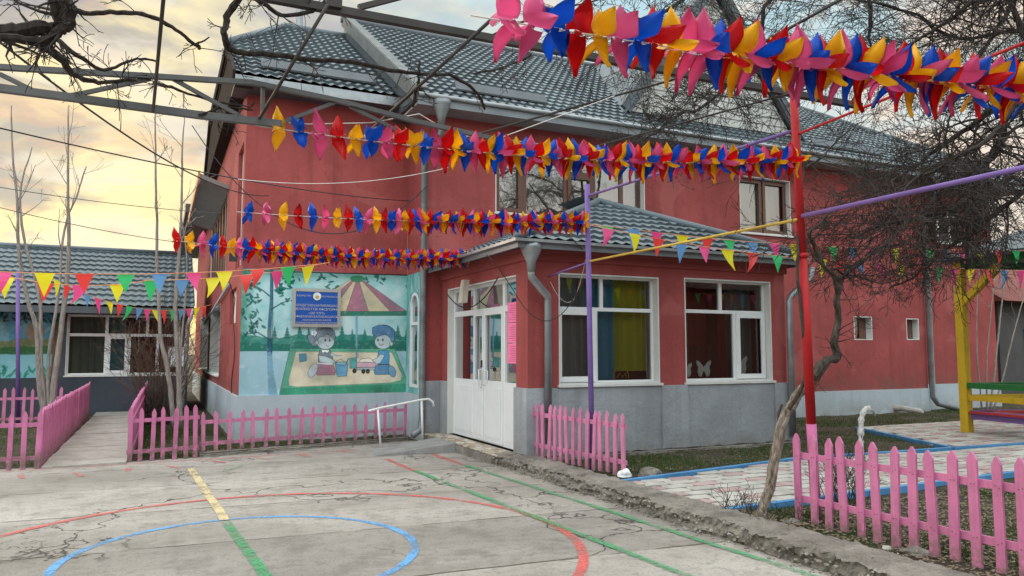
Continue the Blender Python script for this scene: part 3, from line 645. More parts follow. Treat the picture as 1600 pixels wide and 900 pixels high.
m = MB(); m.add([(XM+.001, ya0-.001, 2.72), (XM+.001, ya1+.001, 2.72), (XM+.001, ya1+.001, 2.44), (XM+.001, (ya0+ya1)/2+.18, 2.66), (XM+.001, (ya0+ya1)/2, 2.722), (XM+.001, (ya0+ya1)/2-.18, 2.66), (XM+.001, ya0-.001, 2.44)], [(0, 6, 5, 4), (1, 4, 3, 2)]); m.build('arch_spandrel', M['red'], bl, weld=False)
# gable wall windows
og = (XG, YW, 0)
for q, lb in ((0, 'ground floor gable window with a white reveal'), (1, 'far ground floor gable window near the annex')):
    a, b, c, d = G[q]; window(og, Y_, LN, a-YW, b-YW, c, d, [(0, .5, 0, .7), (.5, 1, 0, .7), (0, .5, .7, 1), (.5, 1, .7, 1)], depth=.24, label=lb, glass='glass_dark')
a, b, c, d = G[2]; gw = window(og, Y_, LN, a-YW, b-YW, c, d, [(k/6, (k+1)/6, 0, 1) for k in range(6)], depth=.06, frame='brown', glass='glass_up', label='long upper gable window under a slanted awning', fw=.12)
m = MB(); m.prism([(0, 0), (0, .10), (.62, .42-.1), (.62, .30-.1)], (XG, a-.3, 5.25), (-1, 0, 0), (0, 0, 1), (0, b-a+.6, 0)); m.build('awning', M['soffit'], gw)
m = MB(); m.box((XG-.66, a-.32, 5.40), (XG-.622, b+.32, 5.62)); m.build('awning_fascia', m_plain('sunset_lit_fascia', (.55, .26, .12), .6), gw)  # sunset light on the awning edge is put into this orange
for q in (3, 4):
    a, b, c, d = G[q]; m = MB(); m.box((XG+.08, a+.001, c+.001), (XG+.25, b-.001, d-.001)); o = m.build('wall_niche', M['reveal'], bl)

# --- porch walls
W1, W2 = (5.22, 6.98, 1.12, 2.74), (7.47, 9.25, 1.12, 2.76)
m = MB(); m.wall((XP, YP, 0), X_, FN, PR-XP, 1.08, 3.12, [(a-XP, b-XP, c, d) for a, b, c, d in (W1, W2)], .30)
DY0, DY1 = 9.98, 12.86
m.wall((XP, YP+.30, 0), Y_, LN, YM-.01-YP-.30, 1.06, 3.12, [(DY0-YP-.30, DY1-YP-.30, 0, 2.72)], .30)
m.wall((PR, YP+.30, 0), Y_, Vector((1, 0, 0)), YM-.01-YP-.30, 1.08, 3.12, [], .30)
m.build('porch_wall', M['red'], bl)
m = MB()
m.box((XP-.045, YP-.045, -.02), (XP+.40, DY0-.002, 1.082), jit=.003)
m.box((XP+.40, YP-.025, -.02), (5.22, YP+.25, 1.075)); m.box((5.22, YP-.02, -.02), (6.98, YP+.25, 1.082)); m.box((6.98, YP-.055, -.02), (7.47, YP+.25, 1.085), jit=.004)
m.box((7.47, YP-.022, -.02), (9.25, YP+.25, 1.080)); m.box((9.25, YP-.05, -.02), (PR+.05, YP+.35, 1.082), jit=.003); m.box((PR-.25, YP+.35, -.02), (PR+.035, YM-.06, 1.078))
m.box((XM+.05, DY1, -.02), (XP-.03, YM-.032, 1.06)) if False else None
m.build('porch_plinth', M['plinth'], bl); m = MB(); m.box((XP-.05, DY1+.002, -.02), (XP+.30, YM-.04, 1.07)); m.box((XM-.04, YM-.065, -.02), (XP-.051, YM+.05, 1.065))
m.build('porch_plinth', M['plinth'], bl)
m = MB(); m.box((XP-.04, YP-.04, 2.90), (PR+.03, YP-.001, 3.02)); m.box((XP-.04, YP-.001, 2.90), (XP-.001, YM-.01, 3.02)); m.box((XP-.07, YP-.07, 3.02), (PR+.05, YP-.001, 3.08)); m.box((XP-.07, YP-.001, 3.02), (XP-.001, YM-.01, 3.08)); m.build('porch_cornice', M['redtrim'], bl)
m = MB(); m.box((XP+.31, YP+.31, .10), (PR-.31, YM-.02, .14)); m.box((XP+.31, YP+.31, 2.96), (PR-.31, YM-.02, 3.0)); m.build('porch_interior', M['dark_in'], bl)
op = (0, YP, 0)
w1 = window(op, X_, FN, *W1, [(0, .46, .69, 1), (.46, 1, .69, 1), (0, .40, 0, .69), (.40, 1, 0, .69)], sashes=(2,), label='porch window with blue and yellow curtains, nearer the door',
       curtains=[(0, .36, 0, 1, CG, .10), (.34, .68, .02, 1, CB, .16), (.64, 1, .10, 1, CY, .14)])
w2 = window(op, X_, FN, *W2, [(0, .47, .69, 1), (.47, 1, .69, 1), (0, .63, 0, .69), (.63, 1, 0, .69)], sashes=(3,), label='porch window with dark red curtains and paper butterflies, nearer the red pole',
       curtains=[(0, .18, 0, 1, CO, .2), (.55, .66, 0, .9, CR, .22), (.15, .62, .35, 1, CR, .55), (.66, 1, 0, 1, CG, .25)])
def butterfly(x, z, s, parent):
    m = MB(); pts = [(0, .1), (.5, .55), (.95, .75), (1, .45), (.75, .1), (.85, -.3), (.7, -.75), (.35, -.8), (0, -.2)]
    poly = pts + [(-a, b) for a, b in reversed(pts[1:-1])]
    m.prism([(a*s, b*s*1.15) for a, b in poly], (x, YP+.30, z), (1, 0, 0), (0, 0, 1), (0, .006, 0)); tag(m.build('paper_butterfly', M['white']), ['white paper butterfly at the left end of the porch window sill', 'white paper butterfly in the middle of the left pane', 'grey paper butterfly behind the open right sash'][parent], 'decoration', 'paper butterflies in the porch window')
butterfly(7.70, 1.31, .13, 0); butterfly(8.07, 1.33, .15, 1); butterfly(8.82, 1.38, .17, 2)
m = MB(); m.tube([(6.42+.14*math.cos(t*.4), YP+.22, 1.20+.16*math.sin(t*.4)) for t in range(9)], .008, 6); m.tube([(6.34, YP+.22, 1.2), (6.40, YP+.22, 1.27), (6.44, YP+.22, 1.2), (6.5, YP+.22, 1.27), (6.52, YP+.22, 1.2)], .007, 5)
tag(m.build('wire_ornament', M['yellow']), 'small yellow arched ornament standing on the window sill', 'decoration')
# --- door unit
od = (XP, 0, 0)
dr = MB()
def db(m, y0, y1, z0, z1, n0, n1): m.box((XP-n1, y0, z0), (XP-n0, y1, z1))
t = .03
db(dr, DY1-.02, DY1, .14, 2.72, -.26, .004); db(dr, DY0, DY1-.02, 2.70, 2.72, -.26, .004)
dr = dr.build('entrance_door', M['reveal'], bl); dr['label'] = 'white glazed double door with transom lights'
D0, D1, ZB = DY0+.002, DY1-.02, .145
w = D1-D0
c1_, c2_, c3_ = D0+.30*w*1.0, D0+.60*w, D0+.70*w
# from near (right in view) to far: side light .22, main leaf .30, narrow leaf .16, far light .27
e = [D0, D0+.235*w, D0+.505*w, D0+.66*w, D1]; f_ = .045
T = 2.26; P_ = 1.08
XD = XP+.11
R = []
for i in range(4): R.append((e[i]+f_, e[i+1]-f_, P_+f_, T-f_))
R += [(e[0]+f_, e[1]-f_, T+f_, 2.70-f_), (e[1]+f_, e[3]-f_, T+f_, 2.70-f_), (e[3]+f_, e[4]-f_, T+f_, 2.70-f_)]
m = MB(); m.wall((XD, D0, 0), Y_, LN, w, ZB, 2.70, [(a-D0, b-D0, c, d) for a, b, c, d in R], .06)
for i in (1, 2):
    a, b = e[i]+.012, e[i+1]-.012
    m.wall((XD-.018, a, 0), Y_, LN, b-a, ZB+.02, T-.012, [(f_+.01, b-a-f_-.01, P_+f_+.01, T-f_-.03)], .02)
for i in range(4):
    a, b = e[i]+.07, e[i+1]-.07; m.box((XD-.030 if i in (1, 2) else XD-.012, a, ZB+.10), (XD-.01 if i in (1, 2) else XD+.01, b, P_-.06))
m.build('door_frame', M['white'], dr)
for (a, b, c, d) in R:
    m = MB(); m.add([(XD+.03, a-.01, c-.01), (XD+.03, b+.01, c-.01), (XD+.03, b+.01, d+.01), (XD+.03, a-.01, d+.01)], [(0, 1, 2, 3)]); m.build('pane', M['glass_dark'], dr, weld=False)
m = MB(); hy = e[2]+.06; m.tube([(XD-.03, hy, 1.02), (XD-.07, hy, 1.03), (XD-.075, hy, 1.30), (XD-.03, hy, 1.31)], .012, 8); m.tube([(XD-.03, hy-.13, 1.05), (XD-.08, hy-.16, 1.06), (XD-.09, hy-.16, 1.28), (XD-.08, hy-.38, 1.29), (XD-.09, hy-.39, 1.08)], .011, 8)
m.build('door_handle', M['white'], dr, True)
m = MB(); m.box((XD-.032, hy-.02, 1.34), (XD-.018, hy+.02, 1.46)); m.build('lock_plate', M['cable'], dr)
# wall lamp over the door and bits
m = MB(); m.prism([(-.09, 0), (.09, 0), (.06, .38), (-.06, .38)], (XP-.14, 11.65, 2.40), (0, 1, 0), (.12, 0, 1), (-.10, 0, 0)); wl = m.build('wall_lamp', m_plain('cream_lamp_housing', (.55, .50, .42), .5), bl)
# pink notices
for k in range(3):
    z = 1.42+.31*k; m = MB(); m.box((XD-.016, 9.93+.16, z), (XD-.012, 9.93+.56, z+.30)); n = 0
    nb = MB(); random.seed(k)
    for r in range(9): nb.box((XD-.0175, 10.13, z+.035+r*.027), (XD-.0165, 10.13+random.uniform(.18, .33), z+.041+r*.027))
    o = m.build('notice_sheet', m_plain('pink_paper', srgb(250, 130, 175), .8, .05)); tag(o, ['pink printed notice, lowest of three on the door frame', 'pink printed notice, middle of three on the door frame', 'pink printed notice, topmost of three on the door frame'][k], 'notice', 'pink notices beside the entrance door')
    nb.build('print_lines', m_plain('faded_print', srgb(180, 60, 110), .8), o)
# ============================================================ ROOFS
def tile_roof(m, E0, E1, S, rows, a_rng, per=.19, step=.34, amp=.014, lip=.050, off=0):
    """wavy stepped metal tiles. E0->E1 eave line, S unit up-slope vector; a_rng(b)->(a0,a1) range along the eave at slope distance b"""
    E0 = Vector(E0); E1 = Vector(E1); U = (E1-E0).normalized(); S = Vector(S).normalized(); Nn = U.cross(S)
    if Nn.z < 0: Nn = -Nn
    L = (E1-E0).length; da = per/6; na = int(L/da)+1
    lines = []
    for r in range(rows):
        for (b, h) in ((r*step, lip), (r*step+step*.55, lip*.45), ((r+1)*step-.004, 0)):
            lines.append((b, h))
    vs = []; rr = []
    for (b, h) in lines:
        rngs = a_rng(b)
        a0, a1 = rngs
        for i in range(na+1):
            a = min(max(i*da, a0), a1)
            hw = amp*math.sin(2*math.pi*a/per); hw = amp*(math.sin(2*math.pi*a/per)+.25*math.sin(4*math.pi*a/per))
            vs.append(E0+U*a+S*b+Nn*(h+hw+off))
    k = na+1
    base = len(m.v); m.v.extend([tuple(p) for p in vs])
    for j in range(len(lines)-1):
        for i in range(na):
            q = (j*k+i, j*k+i+1, (j+1)*k+i+1, (j+1)*k+i)
            pa, pb, pc, pd = (vs[t] for t in q)
            if (pa-pb).length < 1e-6 and (pc-pd).length < 1e-6: continue
            m.f.append(tuple(base+t for t in q)); m.m.append(0)
SL = math.atan(.624); cs, sn = math.cos(SL), math.sin(SL)
YE, ZE = 12.70, 6.22; YR = 18.9; ZR = ZE+(YR-YE)*.624
XE0, XE1 = 4.05, XR2+.65
def rect_rng(L): return lambda b: (0, L)
mainL = (YR-YE)/cs; hipk = 1.0
m = MB()
XRG = 18.6                                     # ridge ends, hip to the right corner
def rngm(b):
    Lt = XE1-XE0; a1 = Lt-(Lt-(XRG-XE0))*b/mainL; return (0, a1)
tile_roof(m, (XE0, YE, ZE), (XE1, YE, ZE), (0, cs, sn), int(mainL/.34)+1, rngm)
roof = m.build('roof', M['tile'], bl, smooth=False); roof['label'] = 'main roof slope of wavy grey-blue metal tiles'
# closed roof body under the tiles
m = MB(); b_ = .05
V = [(XE0+.02, YE+.02, ZE-b_), (XE1-.02, YE+.02, ZE-b_), (XRG, YR, ZR-b_), (XE0+.02, YR, ZR-b_), (XE0+.02, 2*YR-YE, ZE-b_), (XE1-.02, 2*YR-YE, ZE-b_)]
m.add(V, [(0, 1, 2, 3), (3, 2, 5, 4), (1, 5, 2), (0, 3, 4), (0, 4, 5, 1)]); m.build('roof_body', M['trimgrey'], roof, weld=True)
# verge board, ridge cap, fascia, soffit
up = Vector((0, cs, sn)); nn = Vector((0, -sn, cs))
m = MB(); p0 = Vector((XE0-.03, YE-.02, ZE)); p1 = p0+up*(mainL+.05)
m.bar(p0-nn*.02, p1-nn*.02, .06, .26, up=nn); m.bar(p0+nn*.115+Vector((.10, 0, 0)), p1+nn*.115+Vector((.10, 0, 0)), .22, .02, up=nn); m.build('verge_board', m_plain('dull_flashing_sheet', (.16, .17, .17), .75, .25, 3, .1, .1, .2), roof)
m = MB(); m.tube([(XE0-.1, YR, ZR+.03), (XRG, YR, ZR+.03)], .09, 8); m.tube([(XRG, YR, ZR+.03), (XE1-.05, YE, ZE+.06)], .08, 8); m.build('ridge_cap', M['trimgrey'], roof, True)
m = MB(); m.box((XE0, YE-.03, ZE-.20), (XE1, YE+.0, ZE-.015)); m.build('fascia', M['fascia'], roof)
m = MB(); m.box((XE0, YE+.001, ZE-.19), (XE1, YM+.4, ZE-.155)); m.build('soffit', M['soffit'], roof)
m = MB(); m.tube([(XE0, YE-.06, ZE-.02), (XE1, YE-.06, ZE-.02)], .045, 8); m.build('gutter', M['galv'], roof, True)
def guard(x0, x1, b, name='snow_guard'):
    m = MB(); q = Vector((0, YE, ZE))+up*b+nn*.085; q2 = Vector((0, YE, ZE))+up*(b+.17)+nn*.19
    m.add([(x0, q.y, q.z), (x1, q.y, q.z), (x1, q2.y, q2.z), (x0, q2.y, q2.z), (x0, q.y+.01, q.z-.03), (x1, q.y+.01, q.z-.03), (x1, q2.y+.02, q2.z-.02), (x0, q2.y+.02, q2.z-.02)], [(0, 1, 2, 3), (7, 6, 5, 4), (0, 4, 5, 1), (3, 2, 6, 7), (0, 3, 7, 4), (1, 5, 6, 2)])
    m.build(name, M['trimgrey'], roof)
guard(4.95, 6.9, .55); guard(14.2, 16.5, .6)
# --- wing roof with clipped gable end
YE2, ZE2 = 13.9, 6.52; YR2 = 19.0; ZR2 = ZE2+(YR2-YE2)*.624; XW0 = 1.06
wl_ = (YR2-YE2)/cs; bj = (16.1-YE2)/cs; XRW = 2.55
m = MB()
def rngw(b): return (0 if b < bj else (XRW-XW0)*(b-bj)/(wl_-bj), XM+1.6-XW0)
tile_roof(m, (XW0, YE2, ZE2), (XM+1.6, YE2, ZE2), (0, cs, sn), int(wl_/.34)+1, rngw)
wr = m.build('roof', M['tile'], bl); wr['label'] = 'wing roof of grey-blue tiles above the mural'
zj = ZE2+(16.1-YE2)*.624
m = MB()
V = [(XW0+.02, YE2+.02, ZE2-.05), (XM+1.6, YE2+.02, ZE2-.05), (XM+1.6, YR2, ZR2-.05), (XRW, YR2, ZR2-.05), (XW0+.02, 16.1, zj-.05), (XW0+.02, 21.9, zj-.05), (XW0+.02, 2*YR2-YE2, ZE2-.05), (XM+1.6, 2*YR2-YE2, ZE2-.05)]
m.add(V, [(0, 1, 2, 3, 4), (4, 3, 5), (3, 2, 7, 6, 5), (0, 4, 5, 6), (0, 6, 7, 1), (1, 7, 2)]); m.build('roof_body', M['stain'], wr)
m = MB(); a = Vector((XW0-.02, YE2, ZE2)); b = Vector((XW0-.02, 16.1, zj)); c = Vector((XW0-.02, 21.9, zj)); d = Vector((XW0-.02, 2*YR2-YE2, ZE2))
m.bar(a-nn*.05, b-nn*.05, .05, .24, up=nn); m.bar(b-Vector((0, 0, .07)), c-Vector((0, 0, .07)), .05, .24); m.bar(c-Vector((0, 0, .07)), d-Vector((0, 0, .07)), .05, .24)
m.build('barge_board', M['stain'], wr)
m = MB(); xs_ = (XW0+XG+.05)/2; ws_ = XG+.05-XW0
m.bar((xs_, YE2+.05, ZE2-.17), (xs_, 16.1, zj-.17), ws_, .12); m.box((XW0, 16.1, zj-.26), (XG+.05, 21.9, zj-.10)); m.bar((xs_, 21.9, zj-.17), (xs_, 24, ZE2-.17), ws_, .12)
m.build('verge_soffit', M['stain'], wr, weld=False)
m = MB(); m.tube([(XRW, YR2, ZR2+.03), (XM+.6, YR2, ZR2+.03)], .085, 8); m.tube([(XW0, 16.1, zj+.04), (XRW, YR2, ZR2+.03)], .08, 8); m.build('ridge_cap', M['tile'], wr, True)
m = MB(); m.box((XW0, YE2-.03, ZE2-.19), (XE0+.3, YE2+.0, ZE2-.015)); m.build('fascia', M['galv'], wr)
m = MB(); m.box((XW0, YE2+.001, ZE2-.18), (XE0+.3, YW+.3, ZE2-.145)); m.build('soffit', M['trimgrey'], wr)
m = MB(); q = Vector((0, YE2, ZE2))+up*.62+nn*.085; q2 = Vector((0, YE2, ZE2))+up*.80+nn*.18
x0, x1 = 1.55, 3.72
m.add([(x0, q.y, q.z), (x1, q.y, q.z), (x1, q2.y, q2.z), (x0, q2.y, q2.z), (x0, q.y+.01, q.z-.03), (x1, q.y+.01, q.z-.03), (x1, q2.y+.02, q2.z-.02), (x0, q2.y+.02, q2.z-.02)], [(0, 1, 2, 3), (7, 6, 5, 4), (0, 4, 5, 1), (3, 2, 6, 7), (0, 3, 7, 4), (1, 5, 6, 2)]); m.build('snow_guard', M['trimgrey'], wr)
# far lower eave along the gable side
m = MB(); m.box((XG-.75, 24.0, 5.7), (XG+.1, 36, 5.95)); m.build('side_eave', M['trimgrey'], wr)
m = MB(); m.tube([aty(468, 60, YR2+.3), aty(468, -6, YR2+.3)], .09, 8); m.build('vent_pipe', M['galv'], wr)
# --- dormer gable
zroof = lambda y: ZE+(y-YE)*.624
YD = 13.7; L_ = aty(985, 167, YD); R_ = aty(1236, 203, YD); A_ = aty(1113, -8, YD)
bz = zroof(YD)+.06; ax = (L_.x+R_.x)/2; hw = (R_.x-L_.x)/2; az = A_.z
dm = MB(); nb_ = 16
for k in range(nb_):                             # white siding boards
    z0 = bz+(az-bz)*k/nb_; z1 = bz+(az-bz)*(k+1)/nb_; w0 = hw*(1-k/nb_); w1_ = hw*(1-(k+1)/nb_)
    dm.add([(ax-w0, YD-.02, z0), (ax+w0, YD-.02, z0), (ax+w1_, YD, z1-.004), (ax-w1_, YD, z1-.004), (ax-w0, YD+.1, z0), (ax+w0, YD+.1, z0), (ax+w1_, YD+.1, z1-.004), (ax-w1_, YD+.1, z1-.004)], [(0, 1, 2, 3), (7, 6, 5, 4), (0, 4, 5, 1), (3, 2, 6, 7), (0, 3, 7, 4), (1, 5, 6, 2)])
dormer = dm.build('dormer', m_plain('weathered_white_siding', (.46, .46, .44), .6, .12, 3, .2), bl); dormer['label'] = 'tall triangular roof gable clad in weathered white boards'
m = MB(); e0 = Vector((ax-hw-.22, YD-.12, bz-.02)); e1 = Vector((ax+hw+.22, YD-.12, bz-.02)); ap = Vector((ax, YD-.12, az+.30))
for e_ in (e0, e1): m.bar(e_, ap, .10, .26, up=(0, 0, 1) if True else None)
m.build('rake_board', M['trimgrey'], dormer)
yb = lambda z: YE+(z-ZE)/.624
m = MB(); back = yb(az)+.3
for s_ in (-1, 1):
    m.add([(ax, YD-.2, az+.22), (ax+s_*(hw+.3), YD-.2, bz-.12), (ax+s_*(hw+.3), yb(bz-.12)+.2, bz-.12), (ax, min(back, YR+1), az+.22), (ax, YD-.2, az+.15), (ax+s_*(hw+.3), YD-.2, bz-.19), (ax+s_*(hw+.3), yb(bz-.12)+.2, bz-.19), (ax, min(back, YR+1), az+.15)], [(0, 1, 2, 3), (7, 6, 5, 4), (0, 4, 5, 1), (3, 2, 6, 7), (0, 3, 7, 4), (1, 5, 6, 2)])
m.build('dormer_roof', M['tile'], dormer)
# --- porch roof (hipped against the wall)
PX0, PX1, PY0, PZ = XP-.27, PR+.22, YP-.28, 3.14
apx = Vector((7.10, YM-1.0, 4.42)); apL = Vector((6.75, YM-.01, 4.42))
ap_ = aty(935, 318, YM-1.1); apx = ap_; rise = apx.z-PZ-.03
m = MB()
def tri_face(E0, E1, apex):
    E0 = Vector(E0); E1 = Vector(E1); U = (E1-E0).normalized(); foot = E0+U*((apex-E0).dot(U)); S = (apex-foot); Ls = S.length; S = S.normalized(); L = (E1-E0).length; af = (foot-E0).length
    tile_roof(m, E0, E1, S, int(Ls/.33)+1, lambda b: (af*min(1, b/Ls), L-(L-af)*min(1, b/Ls)), .19, .33, .014, .05)
tri_face((PX0, PY0, PZ), (PX1, PY0, PZ), apx)
def quad_face(E0, E1, apA, apB):     # eave E0->E1, top edge apA->apB
    E0 = Vector(E0); E1 = Vector(E1); U = (E1-E0).normalized(); L = (E1-E0).length; fa = E0+U*((apA-E0).dot(U)); S = apA-fa; Ls = S.length; S.normalize(); a = (fa-E0).length; b2 = (apB-E0).dot(U)
    tile_roof(m, E0, E1, S, int(Ls/.33)+1, lambda b: (a*min(1, b/Ls), L-(L-b2)*min(1, b/Ls)), .19, .33, .014, .05)
top = Vector((apx.x, YM, apx.z))
quad_face((PX0, PY0, PZ), (PX0, YM, PZ), apx, top); quad_face((PX1, PY0, PZ), (PX1, YM, PZ), apx, top)
pr = m.build('porch_roof', M['tile'], bl)
m = MB(); m.add([(PX0+.02, PY0+.02, PZ-.05), (PX1-.02, PY0+.02, PZ-.05), (PX1-.02, YM, PZ-.05), (PX0+.02, YM, PZ-.05), tuple(apx-Vector((0, 0, .06))), tuple(top-Vector((0, 0, .06)))], [(0, 1, 2, 3), (0, 1, 4), (1, 2, 5, 4), (0, 4, 5, 3), (2, 3, 5)]); m.build('roof_body', M['soffit'], pr)
m = MB(); m.tube([(PX0, PY0, PZ+.06), apx+Vector((0, 0, .04))], .07, 8); m.tube([(PX1, PY0, PZ+.06), apx+Vector((0, 0, .04))], .07, 8); m.tube([apx+Vector((0, 0, .04)), top+Vector((0, 0, .04))], .08, 8); m.build('ridge_cap', M['tile'], pr, True)
m = MB(); m.box((PX0, PY0-.03, PZ-.11), (PX1, PY0, PZ-.01)); m.box((PX0-.03, PY0-.03, PZ-.11), (PX0, YM-.06, PZ-.01)); m.box((PX1, PY0-.03, PZ-.11), (PX1+.03, YM-.06, PZ-.01)); m.build('fascia', M['fascia'], pr)
m = MB(); m.box((PX0-.10, PY0-.10, PZ-.03), (PX1, PY0-.031, PZ+.01)); m.box((PX0-.10, PY0-.031, PZ-.03), (PX0-.031, YM-.06, PZ+.01)); m.build('gutter', M['galv'], pr)

# --- downpipes
def funnel(m, c, r0, r1, h): m.tube([Vector(c)+Vector((0, 0, z)) for z in (h, h*.78, .1*h, -.1)], [r0, r0*.97, r1*1.15, r1], 12)
m = MB(); c = Vector((XM+.08, YE-.02, 5.78)); funnel(m, c, .17, .065, .36)
m.tube([c, c-Vector((0, 0, .25)), (XM-.09, YM-.09, 5.25), (XM-.09, YM-.09, .42), (XM-.13, YM-.12, .20), (XM-.30, YM-.22, .12)], .06, 10); o = m.build('downpipe', M['pipe_dark'], bl, True); o['label'] = 'tall downpipe at the corner between mural and entrance'
m = MB(); c = Vector((XP-.05, YP-.22, 2.80)); funnel(m, c, .16, .055, .30); m.tube([c, c-Vector((0, 0, .16)), (XP+.26, YP-.12, 2.38), (XP+.27, YP-.10, 2.30), (XP+.27, YP-.10, .35)], .055, 10); o = m.build('downpipe', M['galv'], bl, True); o['label'] = 'galvanised downpipe with a funnel at the porch corner'
m = MB(); m.tube([(PR+.32, PY0-.02, 3.0), (PR+.30, PY0-.02, 2.80), (PR+.05, YP-.12, 2.55), (PR-.02, YP-.12, 2.45), (PR-.02, YP-.12, .2)], .055, 10); o = m.build('downpipe', M['galv'], bl, True); o['label'] = 'galvanised downpipe at the right corner of the porch'
m = MB(); c = Vector((XR1-.05, YE, 5.80)); funnel(m, c, .16, .065, .34); m.tube([c, c-Vector((0, 0, .2)), (XR1+.05, YM-.08, 5.25), (XR1+.05, YM-.08, .45), (XR1+.15, YM-.14, .28), (XR1+.75, YM-.3, .12)], .075, 10); o = m.build('downpipe', M['galv'], bl, True); o['label'] = 'long downpipe on the right part of the facade'
m = MB(); p = aty(1412, 645, YM-.15); m.tube([p+Vector((-.2, .2, .12)), p+Vector((-.12, -.05, .12)), p+Vector((.10, -.15, .08)), p+Vector((.30, -.2, .04)), p+Vector((.36, -.21, -.02))], .075, 10)
tag(m.build('drain_pipe', M['paver_w']), 'bent white drain pipe lying at the foot of the long wall', 'pipe')
# small floodlight on the wing wall
fl = MB(); p = aty(370, 405, YW-.1); fl.box(p+Vector((-.14, -.12, -.05)), p+Vector((.0, -.04, .09))); fl.bar(p+Vector((0, -.06, .05)), p+Vector((.18, .08, .05)), .03, .03); o = fl.build('floodlight', M['cable'], bl)

